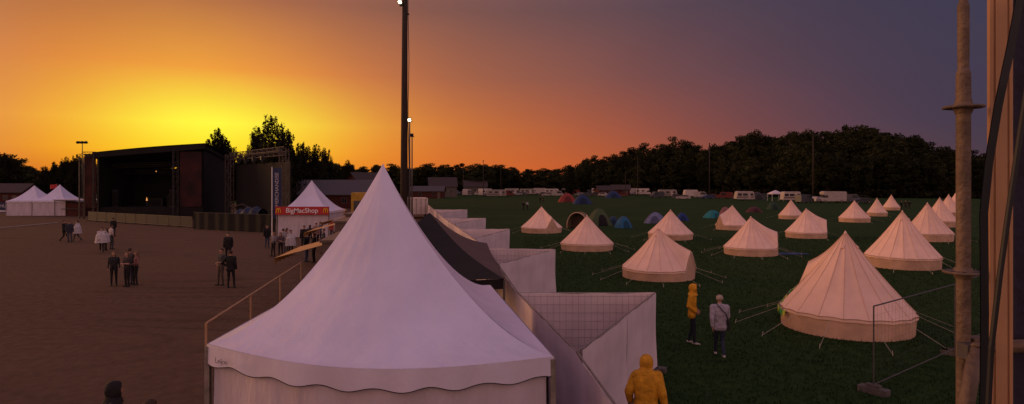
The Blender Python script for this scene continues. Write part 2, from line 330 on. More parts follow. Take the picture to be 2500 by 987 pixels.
# ---------------------------------------------------------------- bell tents
def bell_tent(px,ya,yb,wpx,door=None,label='',ropes=8,segs=18):
    Df=7200/(yb-450); ca=math.cos(math.atan((px-1250)/F)); R=wpx*Df/1500*.5*1.04*ca; D0=Df+R; R=wpx*D0/1500*.5*.98*ca; h=hz(ya,D0); 
    c=gd(px,D0); e=thing('bell_tent',label,'tent',c,0,'cream bell tents on the camping field')
    we=.20*h; dh=math.radians(door) if door is not None else 99; ph0=RD.uniform(0,1)
    def eave(t):
        a=2*math.pi*t; d=abs((a-dh+math.pi)%(2*math.pi)-math.pi); k=max(0,1-d/.34) if door is not None else 0
        sc_=abs(math.sin(math.pi*t*segs)); r=R*(1-.012*sc_)*(1-.06*k)*(1+.012*math.sin(3*a+ph0*6)); z=we+(h*.42)*k+.02*sc_*h*.3+.012*math.sin(2*a+ph0*9)
        return a,r,z,k
    def roof(u,v):
        a,r,z,k=eave(u); sag=math.sin(math.pi*v)*(.035*h)*(1+.2*math.sin(a*2+ph0*7)); sl=abs(math.sin(math.pi*u*segs))
        rr=.012*R+(r-.012*R)*v; zz=h+(z-h)*v-sag*(1+.4*sl)
        return (rr*math.cos(a)*(1-.018*sl*v),rr*math.sin(a)*(1-.018*sl*v),zz)
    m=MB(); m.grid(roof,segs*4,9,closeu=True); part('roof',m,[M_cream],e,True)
    m=MB()
    for i in range(segs):
        for v0 in range(9):
            p=[Vector(roof(i/segs,(v0+k)/9)) for k in (0,1)]; m.tube(p[0]+Vector((0,0,.002)),p[1]+Vector((0,0,.002)),.009,.009,4)
    part('seam',m,[M_seam],e)
    def wall(u,v):
        a,r,z,k=eave(u); rb=R*.97; rr=(r*.985)*(1-v)+rb*v+.012*R*math.sin(u*segs*6.283*2)*v
        return (rr*math.cos(a),rr*math.sin(a),(z-.01)*(1-v)+.0*v)
    def wm(u,v):
        a=2*math.pi*u; d=abs((a-dh+math.pi)%(2*math.pi)-math.pi); return 1 if d<.30 else 0
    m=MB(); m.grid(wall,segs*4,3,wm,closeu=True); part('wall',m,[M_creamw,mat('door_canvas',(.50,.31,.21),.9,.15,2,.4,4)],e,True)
    m=MB(); pts=[]
    for i in range(segs*4+1):
        a,r,z,k=eave(i/(segs*4)); pts.append((r*1.004*math.cos(a),r*1.004*math.sin(a),z-.03))
    for a_,b_ in zip(pts[:-1],pts[1:]): m.face([a_,b_,(b_[0],b_[1],b_[2]-.07),(a_[0],a_[1],a_[2]-.07)])
    part('eave_trim',m,[M_cream],e)
    m=MB(); m.tube((0,0,h-.12),(0,0,h+.02),.085,.035,10); m.tube((0,0,h+.02),(0,0,h+.06),.035,.008,8)
    for a in (-2.3,-.8,.8):
        p=Vector(roof((a%(2*math.pi))/(2*math.pi),.15))
        o=Vector((math.cos(a),math.sin(a),0)); m.tube(p+Vector((0,0,.05)),p+o*.05-Vector((0,0,.05)),.015,.05,6)
    part('cap',m,[M_cream],e)
    rp=None
    for i in range(ropes):
        a=2*math.pi*(i+.5)/ropes+.1
        if rp is None:
            m=MB(); m.tube((R,0,we),(R+1.5,0,.03),.006,.006,4); m.tube((R+1.5,0,0),(R+1.46,0,.14),.012,.012,5)
            rp=part('guy_rope',m,[M_rope],e); rp.rotation_euler=(0,0,a)
        else:
            o=rp.copy(); COL.objects.link(o); o.rotation_euler=(0,0,a)
    return e,R,h,c,roof
BL=[(1322,505,571,103,-60,'small cream bell tent with its door half open'),(1433,527,616,133,None,'cream bell tent pitched beside a green dome tent'),
(1607,558,690,186,-38,'cream bell tent with slanted door flap'),(1637,513,588,114,None,'cream bell tent beside small dome tents'),
(1788,502,563,86,200,'cream bell tent with pale walls'),(1833,530,628,140,-25,'cream bell tent with door flap beside a blue groundsheet'),
(1931,488,536,64,None,'small distant cream bell tent'),(1968,510,584,108,-20,'cream bell tent with low walls'),
(2064,568,835,345,100,'large cream bell tent with green and yellow bunting'),(2203,516,662,198,None,'large cream bell tent with taut seams'),
(2086,490,544,82,None,'cream bell tent in the back row'),(2141,484,529,54,None,'small distant cream bell tent'),(2176,476,514,46,None,'small distant cream bell tent'),
(2264,496,592,134,None,'large cream bell tent behind another'),(2294,483,556,96,None,'cream bell tent near the scaffold side'),(2316,475,530,72,None,'cream bell tent at the end of the row'),(2335,468,515,58,None,'small distant cream bell tent')]
for i,(a,b,c,d,dr,lb) in enumerate(BL):
    r=bell_tent(a,b,c,d,dr,lb,ropes=12 if d>130 else 6)
    if i==8: e9,R9,h9,c9,roof9=r
bt=thing('bunting','string of green and yellow triangular flags on the bell tent','bunting',c9)
key=[(152,.55),(158,.80),(165,1.03),(177,1.03),(189,1.03)]; pts=[]
for (a0,v0),(a1,v1) in zip(key[:-1],key[1:]):
    for k in range(4):
        a=a0+(a1-a0)*k/4; v=v0+(v1-v0)*k/4; p=Vector(roof9(a/360,min(v,1))); s_=1.04; pts.append(Vector((p.x*s_,p.y*s_,p.z+.04-.05*math.sin(math.pi*k/4)-(.05 if v>1 else 0))))
m=MB(); m.path(pts,.006,4); part('cord',m,[M_rope],bt)
fc=[mat('flag_green',(.03,.30,.06),.7,.1),mat('flag_yellow',(.50,.55,.03),.7,.1),mat('flag_lime',(.16,.45,.04),.7,.1)]
for i,p in enumerate(pts[1:-1:1]):
    m=MB(); d=(pts[i+2]-pts[i+1]).normalized()*.08; m.face([p-d,p+d,p+Vector((-.04,-.06,-.24))]); part('flag',m,[fc[i%3]],bt)
# ---------------------------------------------------------------- dome tents
def dome_tent(px,yb,w,h,col,label,rz=0,deep=.9,dark=False):
    D0=7200/(yb-450)+w*.4; e=thing('dome_tent',label,'tent',gd(px,D0),rz,'small colourful dome tents on the field')
    cm=colmat('nylon_%d_%d_%d'%tuple(int(c*999) for c in col),col)
    def fn(u,v):
        a=2*math.pi*u; q=(abs(math.cos(a))**4+abs(math.sin(a))**4)**(-.25)
        z=(1-v**2.0)*(1-.10*(1-abs(math.cos(2*a+math.pi/2)))*math.sin(math.pi*v))
        return (w/2*q*v*math.cos(a)*.98,w*deep/2*q*v*math.sin(a)*.98,h*z)
    m=MB(); m.grid(fn,32,10,closeu=True); part('canopy',m,[cm],e,True)
    m=MB()
    for a in (.125,.375):
        pts=[Vector(fn(a,1-k/8))*1.01 for k in range(9)]+[Vector(fn(a+.5,k/8))*1.01 for k in range(1,9)]
        m.path(pts,.02,5)
    part('pole',m,[M_steeld],e)
    m=MB()
    for k in range(8):
        x0=w*.2*(-1+2*k/8); x1=w*.2*(-1+2*(k+1)/8)
        def dz(x): return h*.66*max(0,1-(x/(w*.2))**2)**.5
        def yy(z): return -(w*deep/2)*max(.05,(1-z/h))**.5-.03
        for z0_,z1_ in ((0,.5),(.5,1)):
            m.face([(x0,yy(dz(x0)*z0_),dz(x0)*z0_+.02),(x1,yy(dz(x1)*z0_),dz(x1)*z0_+.02),(x1,yy(dz(x1)*z1_),dz(x1)*z1_+.02),(x0,yy(dz(x0)*z1_),dz(x0)*z1_+.02)])
    part('door',m,[M_dark if dark else colmat('nylon_door_%d_%d'%(int(col[0]*999),int(col[2]*999)),tuple(c*.45 for c in col))],e)
dome_tent(1462,552,2.9,1.95,(.05,.075,.028),'green dome tent beside a bell tent',.2,1.1,True)
e=thing('tunnel_tent','beige and olive tunnel tent with arched open front','tent',gd(1416,67.5),-.45)
m=MB(); m.grid(lambda u,v:(1.15*math.cos(math.pi*u)*(1-.12*v*v),-1.0+2.6*v,(1.7-.5*v*v)*math.sin(math.pi*u)**.8-.05*math.sin(v*9)*math.sin(math.pi*u)),20,10); part('canopy',m,[colmat('beige_nylon',(.20,.15,.09))],e,True)
m=MB(); m.grid(lambda u,v:(1.12*math.cos(math.pi*u)*v,.2,1.63*math.sin(math.pi*u)**.8*v+.02),20,2); part('inner_door',m,[M_brown],e)
m=MB()
for y,r_ in ((-1.0,.05),(.2,.02)): m.path([(1.17*math.cos(math.pi*k/16),y,1.72*math.sin(math.pi*k/16)**.8) for k in range(17)],r_,5)
part('pole',m,[M_creamw],e)
dome_tent(1522,557,1.9,1.25,(.015,.10,.20),'blue dome tent with closed door',.3)
dome_tent(1497,549,1.5,1.0,(.02,.05,.10),'small dark blue dome tent')
dome_tent(1600,546,2.8,1.35,(.14,.15,.26),'pale blue and grey dome tent',-.3)
dome_tent(1665,540,1.8,1.05,(.015,.04,.17),'small dark blue dome tent')
dome_tent(1740,533,2.5,1.1,(.01,.15,.17),'teal dome tent on the grass',.4)
dome_tent(1771,526,1.9,1.3,(.24,.10,.10),'faded pink dome tent on grass')
dome_tent(1841,519,2.7,.95,(.08,.02,.02),'dark red low dome tent')
dome_tent(1385,494,5.2,2.4,(.22,.03,.02),'orange red family dome tent')
dome_tent(1422,499,4.9,2.3,(.015,.03,.09),'dark blue family dome tent')
dome_tent(1497,484,6.,2.4,(.015,.03,.09),'blue family tent near the caravans')
dome_tent(1888,512,2.4,1.4,(.02,.05,.025),'green dome tent with pole frame')
m=MB()
def tarp(u,v): return ((u-.5)*2.2+.2*math.sin(v*5),(v-.5)*1.1,.012+.05*abs(math.sin(u*9)*math.sin(v*7)))
m.grid(tarp,16,8); solo('groundsheet',m,[M_blue],'crumpled blue groundsheet lying on the grass','groundsheet',gp(1926,620),.1,smooth=True)
# ---------------------------------------------------------------- pagoda tents
def pagoda(name,label,cat,loc,rz,corners,eave,apex,cen,bow=0,p=1.6,val=.27,walls=(0,1,2,3),group=None,nseg=24,wv=5,amp=.035):
    e=thing(name,label,cat,loc,rz,group)
    C=[Vector(c) for c in corners]
    def edge(i,t,off=0):
        a,b=C[i],C[(i+1)%4]; q=a.lerp(b,t)
        if i==0 and bow: q=q+Vector((0,-1))*(bow*math.sin(math.pi*t))
        return q+(q-cen).normalized()*off
    cen=Vector(cen)
    m=MB()
    for i in range(4):
        def fn(u,v,i=i):
            q=edge(i,u); r=v; pos=cen.lerp(q,.008+.992*r); z=eave+(apex-eave)*(1-r)**p - .05*math.sin(math.pi*r)*math.sin(math.pi*u)+.009*math.sin(u*55+r*3)*r*(1-r)*2+.010*math.sin(u*23+r*9)*r*(1-r)*2
            return (pos.x,pos.y,z)
        m.grid(fn,nseg*2,24)
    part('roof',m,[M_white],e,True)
    m=MB(); m.tube((cen.x,cen.y,apex-.10),(cen.x,cen.y,apex+.03),.055,.012,8); part('finial',m,[M_white],e)
    m=MB(); t_=MB()
    for i in range(4):
        zb=lambda u: eave-val-amp*math.sin(u*wv*2*math.pi)
        def fn(u,v,i=i):
            q=edge(i,u,.015+.014*v*math.sin(u*44+2*math.sin(u*9))); return (q.x,q.y,(eave+.004)*(1-v)+zb(u)*v)
        m.grid(fn,80,5)
        pts=[Vector(fn(k/80,1)) for k in range(81)]; t_.path(pts,.006,5)
    part('valance',m,[M_white],e,True); part('valance_trim',t_,[M_dark],e)
    for i in walls:
        m=MB()
        def fn(u,v,i=i):
            q=edge(i,.01+.98*u,-.06+(.018*math.sin(u*37+v*2)+.012*math.sin(u*83+3*v))*(.3+v)); return (q.x,q.y,(eave-.05)*(1-v)+.02*v)
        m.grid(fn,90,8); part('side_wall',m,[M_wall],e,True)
    for i in range(4):
        q=edge(i,0,-.0); m=MB(); m.box((q.x,q.y,(eave-.03)/2),(.07,.07,eave-.03)); part('pole',m,[M_steel],e)
    return e
fe=pagoda('pagoda_tent','large white pagoda tent with scalloped valance and pointed roof','tent',(0,0,0),0,[(-4.38,8.85),(.547,8.2),(-.5,14.0),(-4.5,13.2)],2.5,5.13,(-2.31,11.0),bow=.85,p=1.74,wv=7,amp=.028)
tm=text_mesh('Leijon',.105,mat('faded_marker',(.22,.18,.22),.8,.1),ext=.002,bold=.0); o=part('lettering',tm,None,fe); o.location=(-4.00,8.45,2.36); o.rotation_euler=(0,0,math.radians(-27))
st=pagoda('food_shop_tent','white pagoda tent with red shop sign and pointed roof','tent',(0,0,0),0,[(-21.2,55.4),(-16.5,55.4),(-16.3,60.4),(-21.4,60.4)],2.35,5.15,(-18.9,58),0,1.6,.2,(0,1,2,3))
sg=MB(); sg.box((-18.85,55.22,2.42),(4.8,.14,.72)); sign=part('sign',sg,[M_red],st)
o=part('lettering',text_mesh('BigMacShop',.60,M_wht,ext=.01,bold=.012),None,st); o.location=(-18.85,55.12,2.42)
def arches(x,z):
    m=MB(); 
    for k in (-1,1):
        pts=[Vector((x+k*.095+.095*math.cos(math.pi*i/12),55.10,z-.18+.38*math.sin(math.pi*i/12)**.8)) for i in range(13)]; m.path(pts,.032,5)
    part('emblem',m,[M_arch],st)
arches(-20.95,2.42); arches(-16.72,2.42)
def sq(w): return [(-w/2,-w/2),(w/2,-w/2),(w/2,w/2),(-w/2,w/2)]
pagoda('pagoda_tent','small white pagoda tent with pointed roof by the stage','tent',gd(84,95.5),.05,sq(4.9),2.3,4.6,(0,0),group='white pagoda tents beside the stage')
pagoda('pagoda_tent','small white pagoda tent with pointed roof by the stage','tent',gd(146,95.5),.05,sq(4.9),2.3,4.75,(0,0),group='white pagoda tents beside the stage')
e=thing('kiosk','dark red bar kiosk with flat white canopy','kiosk',gd(195,94),-.3)
m=MB(); m.box((0,0,1.0),(5.4,2.4,2.0)); part('wall',m,[M_redwood],e); m=MB(); m.box((.3,-.3,2.45),(6.6,3.4,.10)); part('canopy',m,[M_wall],e)
for x in (-2.7,3.4):
    m=MB(); m.tube((x,-1.9,0),(x,-1.9,2.4),.05); part('post',m,[M_steel],e)
m=MB(); m.box((0,-1.3,1.05),(5.2,.3,.08)); part('counter',m,[M_steeld],e)
e=thing('banner_fence','low fence with dark blue printed banner','fence',gd(18,97),0)
m=MB(); m.box((0,0,1.1),(5.5,.05,1.7)); part('banner',m,[M_navy],e); 
o=part('lettering',text_mesh('HUSRUM',.7,M_whtd),None,e); o.location=(0.2,-.04,1.35); m=MB(); m.box((0,-.035,.55),(5.5,.02,.3)); part('stripe',m,[M_wall],e)
e=thing('flag','small red flag on a thin pole','flag',gd(140,110)); m=MB(); m.tube((0,0,0),(0,0,4.9),.04); part('flagpole',m,[M_steeld],e)
m=MB(); m.grid(lambda u,v:(-.05-1.2*u,.12*math.sin(u*6),4.8-.75*v-.1*u),10,3); part('cloth',m,[M_red],e,True)
# ---------------------------------------------------------------- black marquee behind front tent
e=thing('marquee','black and brown hipped marquee with sagging roof','tent',(0,0,0))
pk=Vector((-2.75,20.5,3.85)); Q=[Vector((-4.9,15.6,2.4)),Vector((-.2,15.6,2.4)),Vector((-1.0,24.5,2.45)),Vector((-5.4,24.5,2.4))]
for i in range(4):
    m=MB(); a,b=Q[i],Q[(i+1)%4]
    def fn(u,v):
        q=a.lerp(b,u); p_=pk.lerp(q,.01+.99*v); return (p_.x,p_.y,p_.z-.22*math.sin(math.pi*v)-.05*math.sin(math.pi*u)*v)
    m.grid(fn,14,10); part('roof_panel',m,[M_brown if i==1 else M_dark],e,True)
    m=MB(); m.grid(lambda u,v:(a.lerp(b,u).x,a.lerp(b,u).y,2.39-.25*v-.05*math.sin(math.pi*u)),14,1); part('valance',m,[M_dark],e)
for q in Q:
    m=MB(); m.tube((q.x,q.y,0),(q.x,q.y,2.36),.025); part('pole',m,[M_steeld],e)
# ---------------------------------------------------------------- fences
def cloth_panel(P,Qp,h=2.0,wires=False,seed=0):
    P=Vector(P);Qp=Vector(Qp); d=Qp-P; Ln=d.length; rz=math.atan2(d.y,d.x)
    e=thing('fence_panel','temporary fence panel draped in white cloth','fence',(P.x,P.y,0),rz,'white cloth-covered fence panels')
    r=random.Random(seed); a1,a2,a3=[r.uniform(0,6) for _ in range(3)]
    m=MB()
    def fn(u,v):
        z=(h+.02-.035*math.sin(math.pi*u)*(.6+.4*math.sin(a1)) -.010*math.sin(u*17+a2))*(1-v)+.06*v
        return (u*Ln,-.04+(.018*math.sin(u*9+a3+v*2)+.009*math.sin(u*23+a1-v*3)+.009*math.sin(u*5-v*7))*(.4+v),z)
    m.grid(fn,44,12); part('cloth',m,[M_cloth],e,True)
    m=MB(); m.tube((0.02,0,0),(0.02,0,h),.02); m.tube((Ln-.02,0,0),(Ln-.02,0,h),.02); m.tube((.02,0,h),(Ln-.02,0,h),.018); m.tube((.02,0,.15),(Ln-.02,0,.15),.018); part('frame',m,[M_steel],e)
    if wires:
        m=MB(); y=-.10
        for k in range(int(Ln/.16)): m.tube((k*.16+.1,y,.2),(k*.16+.1,y,h-.02),.0035,n=4)
        for k in range(9): m.tube((.05,y,.25+k*.21),(Ln-.05,y,.25+k*.21),.0035,n=4)
        part('wire_mesh',m,[M_wire],e)
    for x in (0.05,Ln-.05):
        m=MB(); m.box((x,0,.06),(.22,.6,.12)); part('foot',m,[M_conc],e)
def run(P,Qp,seed,wires=False):
    P=Vector(P);Qp=Vector(Qp); n=max(1,round((Qp-P).length/3.4))
    for i in range(n): cloth_panel(P.lerp(Qp,i/n),P.lerp(Qp,(i+1)/n),wires=wires,seed=seed*20+i)
for i,(a,b) in enumerate(zip(MAIN[1:-1],MAIN[2:])): run(a,b,i+1)
run((-12.5,90),MAIN[1],30); run(MAIN[-1],(1.35,7.4),31)
TIPS=[((.16,15.8),(3.67,15.8),(1.15,10.35)),((-1.07,26.75),(1.83,26.3),(-.45,21.5)),((-3.2,38.2),(-.18,38.2),(-1.9,31.6)),((-5.6,50.6),(-2.19,50.6),(-4.0,43.5)),((-8.6,67.7),(-4.97,67.7),(-6.8,58))]
for i,(a,b,c) in enumerate(TIPS):
    run(a,b,10+i,wires=(i<2)); run(c,b,20+i)
def wire_panel(P,Qp,h=2.0,label='galvanised temporary wire mesh fence panel',step=.2,fm=None,wm=None,fr=.024):
    P=Vector(P);Qp=Vector(Qp); d=Qp-P; Ln=d.length
    e=thing('wire_fence_panel',label,'fence',(P.x,P.y,0),math.atan2(d.y,d.x),'bare wire mesh fence panels')
    m=MB(); m.tube((0,0,0),(0,0,h),fr); m.tube((Ln-.03,0,0),(Ln-.03,0,h),fr*.6); m.tube((0,0,h),(Ln-.03,0,h),fr); m.tube((0,0,.2),(Ln-.03,0,.2),fr*.8); part('frame',m,[fm or M_steel],e)
    m=MB()
    for k in range(1,int(Ln/step)): m.tube((k*step,0,.2),(k*step,0,h),.0016,n=3)
    for k in range(1,8): m.tube((0,0,.2+k*.225),(Ln-.03,0,.2+k*.225),.0016,n=3)
    part('wire_mesh',m,[wm or M_wire],e)
    for x in (0,Ln-.03):
        m=MB(); m.box((x,0,.07),(.24,.62,.14)); m.box((x,0,.17),(.12,.3,.08)); part('foot',m,[M_conc],e)
P0=Vector((-6.15,12.35));P1=Vector((-7.55,22))
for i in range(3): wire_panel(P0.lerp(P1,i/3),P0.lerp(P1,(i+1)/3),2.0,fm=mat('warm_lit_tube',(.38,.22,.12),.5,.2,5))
wire_panel((8.3,14.1),(12.4,17.2),fm=M_steeld,wm=M_wired,fr=.018); wire_panel((12.4,17.2),(15.6,19.9),fm=M_steeld,wm=M_wired,fr=.018)
def barrier(P,Qp):
    P=Vector(P);Qp=Vector(Qp);d=Qp-P;Ln=d.length
    e=thing('crowd_barrier','grey metal crowd barrier in front of the stage','barrier',(P.x,P.y,0),math.atan2(d.y,d.x),'crowd barriers along the stage front')
    m=MB(); m.tube((.03,0,.1),(.03,0,1.2),.03); m.tube((Ln-.05,0,.1),(Ln-.05,0,1.2),.03); m.tube((.03,0,1.2),(Ln-.05,0,1.2),.03); m.tube((.03,0,.15),(Ln-.05,0,.15),.03); part('frame',m,[M_trs],e)
    m=MB()
    for k in range(1,22): m.box((Ln*k/22,0,.67),(.07,.03,1.0))
    part('bars',m,[M_bar],e)
    for x in (.3,Ln-.3):
        m=MB(); m.box((x,0,.06),(.06,.8,.05)); part('foot',m,[M_bar],e)
a=Vector((gp(215,540).x,gp(215,540).y));b=Vector((gp(470,557).x,gp(470,557).y))
for i in range(10): barrier(a.lerp(b,i/10),a.lerp(b,(i+1)/10))
a=Vector((gp(472,560).x,gp(472,560).y));b=Vector((gp(672,570).x,gp(672,570).y))
for i in range(4):
    p,q_=a.lerp(b,i/4),a.lerp(b,(i+1)/4); d=q_-p
    e=thing('black_fence_panel','black cloth covered fence panel','fence',(p.x,p.y,0),math.atan2(d.y,d.x),'black fence panels beside the stage')
    m=MB(); m.grid(lambda u,v:(u*d.length*.99,.03*math.sin(u*14),1.75*(1-v)+.03),20,2); part('cloth',m,[M_dark],e,True)
    m=MB(); m.tube((0,.06,0),(0,.06,1.8),.03); m.tube((0,.06,1.8),(d.length*.98,.06,1.8),.025); part('frame',m,[M_bar],e)
# ---------------------------------------------------------------- stage
def truss(m,p0,p1,w=.5,r=.04,n=None):
    p0=Vector(p0);p1=Vector(p1);d=p1-p0;Ln=d.length;dn=d.normalized();a=dn.orthogonal().normalized()*w/2;b=dn.cross(a).normalized()*w/2
    cs=[a+b,a-b,-a-b,-a+b]
    for c in cs: m.tube(p0+c,p1+c,r,n=5)
    n=n or max(2,int(Ln/w/1.2))
    for k in range(n):
        for j in range(4):
            c0,c1=cs[j],cs[(j+1)%4]
            if k%2: c0,c1=c1,c0
            m.tube(p0+c0+d*k/n,p0+c1+d*(k+1)/n,r*.55,n=4)
SD=85.; SX0=(241-1250)/1500*SD; LS=(499-241)/1500*SD; zl,zr=hz(372,SD),hz(351,SD)
def rz_(x): return zl+(zr-zl)*x/LS
e=thing('stage','large black festival stage with open front and sloping roof','stage',(SX0,SD,0),0); DP=8.
m=MB(); m.box((LS*.5,DP/2,.8),(LS,DP,1.6)); part('deck',m,[M_dark],e)
m=MB(); m.grid(lambda u,v:(-.5+(LS+.9)*u,-.6+(DP+.8)*v,rz_(-.5+(LS+.9)*u)-1.9*v**1.3+.12*math.sin(math.pi*u)),20,8)
m.face([(-.5,-.6,rz_(-.5)),(LS+.4,-.6,rz_(LS+.4)),(LS+.4,-.6,rz_(LS)-.75),(-.5,-.6,rz_(-.5)-.75)]); m.face([(-.5,-.55,rz_(-.5)-.72),(LS+.4,-.55,rz_(LS)-.72),(LS+.4,DP,rz_(LS)-2.4),(-.5,DP,rz_(0)-2.4)]); part('roof',m,[M_dark],e)
m=MB(); m.box((LS*.5,DP-.1,3.6),(LS,.2,7.0)); part('backdrop',m,[M_backdrop],e)
for x,z in ((0,zl),(LS,zr)):
    m=MB(); m.face([(x,-.3,0),(x,DP,0),(x,DP,z-2.),(x,-.3,z-.1)]); m.face([(x+.08,-.3,0),(x+.08,DP,0),(x+.08,DP,z-2.),(x+.08,-.3,z-.1)]); part('side_wall',m,[M_dark],e)
xw=(440-1250)/1500*SD-SX0
m=MB(); m.box(((xw+LS)/2,-.1,4.6),(LS-xw,.15,9.1)); part('wing_wall',m,[M_dark],e)
m=MB(); m.grid(lambda u,v:(xw+.15+(LS-xw-.35)*u,-.32+.05*math.sin(u*5),9.3-7.6*v),6,6); part('poster',m,[M_poster],e,True)
m=MB(); m.grid(lambda u,v:(-1.9+1.6*u,-.1,zl-.3-7.4*v),6,6); part('scrim',m,[M_scrim],e)
m=MB()
for x in (-2.0,-.1,xw-.4): truss(m,(x,-.5,0),(x,-.5,rz_(x)-.5),.55,.045)
truss(m,(-2.0,-.5,zl-.3),(0,-.5,zl-.3),.45); truss(m,(0,3,7.4),(xw,3,7.8),.45); truss(m,(0,5.5,6.6),(xw,5.5,6.8),.45)
part('truss',m,[M_bar],e)
for x,y,z,mm in ((6.4,3,6.9,M_lampo),(8.2,3,7.0,M_black),(4.5,3,6.8,M_black),(2.5,5.5,6.0,M_black)):
    m=MB(); m.tube((x,y,z),(x,y-.3,z-.25),.12,.17,8,0); m.tube((x,y-.31,z-.26),(x,y-.33,z-.275),.09,.09,8,1); part('stage_lamp',m,[M_black,mm],e)
for x,y,w_,h_ in ((1.2,2,.8,2.4),(9.3,2,.8,2.4),(5,5,2.4,1.1),(7.8,4.,.7,1.6)):
    m=MB(); m.box((x,y,1.6+h_/2),(w_,.8,h_)); m.box((x,y-.42,1.6+h_/2),(w_*.85,.04,h_*.85),m=1); part('speaker',m,[M_black,M_backdrop],e)
m=MB(); m.tube((6.1,1,1.6),(6.1,1,2.5),.05,.10,8); m.tube((6.1,.95,2.5),(6.1,.9,2.95),.12,.03,8,1); part('stage_lamp',m,[M_black,M_lampo],e)
e=thing('screen_tower','truss goalpost frame holding a black screen','stage tower',(-40,87,0),math.atan2(-15,13.3)); LQ=20.05
m=MB(); truss(m,(0,0,0),(0,0,9),.8,.06); truss(m,(LQ,0,0),(LQ,0,9),.8,.06); truss(m,(0,0,8.7),(LQ,0,8.7),.7,.05); part('truss',m,[M_trs],e)
m=MB(); m.box((LQ*.5,.9,3.8),(LQ*.97,.15,7.4)); part('screen_cloth',m,[M_dark],e)
for x in (4,7,10,13): 
    m=MB(); m.box((x,0,8.1),(.4,.5,.5)); m.tube((x,0,7.9),(x,-.1,7.6),.12,.2); part('lamp',m,[M_black],e)
e=thing('equipment_trolley','dark blue tarpaulin over stage equipment','equipment',gd(612,66),-.3)
def tp(u,v):
    x=(u-.5)*3.2; hgt=(.8+.40*math.sin(u*2.4)+.15*math.sin(u*19))*(math.sin(math.pi*v)**.35 if 0<v<1 else 0); return (x,(v-.5)*1.8,max(.4,hgt+1.1))
m=MB(); m.grid(tp,20,10); part('tarpaulin',m,[M_dblue],e,True); m=MB(); m.box((0,0,.7),(3.2,1.5,.9)); part('case',m,[M_steeld],e)
m=MB(); m.path([(-1.6,-.9,2.3),(-.3,-.95,2.7),(1.7,-.9,1.9)],.035); part('handle',m,[M_steeld],e)
# ---------------------------------------------------------------- poles with floodlights
def mast(px,D0,H,r,label,heads=2,lit=False,lean=0,hs=1.):
    e=thing('light_mast',label,'lamp post',gd(px,D0),0,None); m=MB()
    m.tube((0,0,0),(lean,0,H),r,r*.7,12); part('pole',m,[M_bark if r>.12 else M_steeld],e,True)
    m=MB(); m.box((lean,0,H-.3),(heads*.55*hs,.08,.08)); part('crossarm',m,[M_steeld],e)
    for k in range(heads):
        x=lean+(k-(heads-1)/2)*.55*hs; m=MB(); m.box((x,-.12,H-.1),(.36*hs,.25*hs,.30*hs),rx=.5); m.box((x,-.27*hs,H-.17),(.30*hs,.03,.24*hs),rx=.5,m=1); part('lamp_head',m,[M_black,M_lamp if lit else M_glass],e)
    return e
D0=24.; e=thing('light_mast','tall dark wooden mast with lit floodlight and cable','lamp post',gd(985,D0))
m=MB(); m.tube((0,0,0),(.06,0,12.6),.17,.10,14); part('pole',m,[mat('tarred_wood',(.03,.018,.012),.8,.3,6,.4,30,stretch=(4,4,.5))],e,True)
m=MB(); m.box((-.10,-.12,hz(8,D0)),(.13,.10,.30),ry=-.3); m.tube((-.10,-.17,hz(8,D0)),(-.12,-.20,hz(8,D0)-.02),.065,.065,10,1); part('lamp_head',m,[M_black,M_lamp],e)
m=MB(); m.path([(.2+.02*math.sin(k*1.3),-.02,12.4*k/14) for k in range(15)],.015); m.box((.16,0,hz(35,D0)),(.12,.08,.05)); part('cable',m,[M_black],e)
mast(1000,62,hz(290,62),.10,'mast with a lit floodlight',1,True)
mast(1006,75,hz(328,75),.10,'thin mast with dark floodlights',1)
mast(201,140,hz(347,140),.11,'floodlight mast behind the stage',3,hs=1.6)
for px,yt,D0 in ((1732,350,225),(1985,328,180),(1180,392,240),(1131,404,260),(1223,402,260),(1557,380,235),(1527,420,250)):
    mast(px,D0,hz(yt,D0),.21 if px>1700 else .14,'grey lamp mast at the edge of the field',1)
# ---------------------------------------------------------------- merchandise banner
e=thing('banner','tall navy banner with white vertical lettering','banner',gd(664,56))
H=hz(408,56); m=MB(); m.tube((0,0,0),(0,0,H),.05,.04); part('flagpole',m,[M_wht],e)
m=MB(); m.grid(lambda u,v:(.08+.80*u,-.03+.03*math.sin(u*4+v*6),H-.08-4.6*v),6,10); part('cloth',m,[M_navy],e,True)
o=part('lettering',text_mesh('MERCHANDISE',.46,M_whtd,True,bold=.004),None,e); o.location=(.50,-.12,H-2.05)
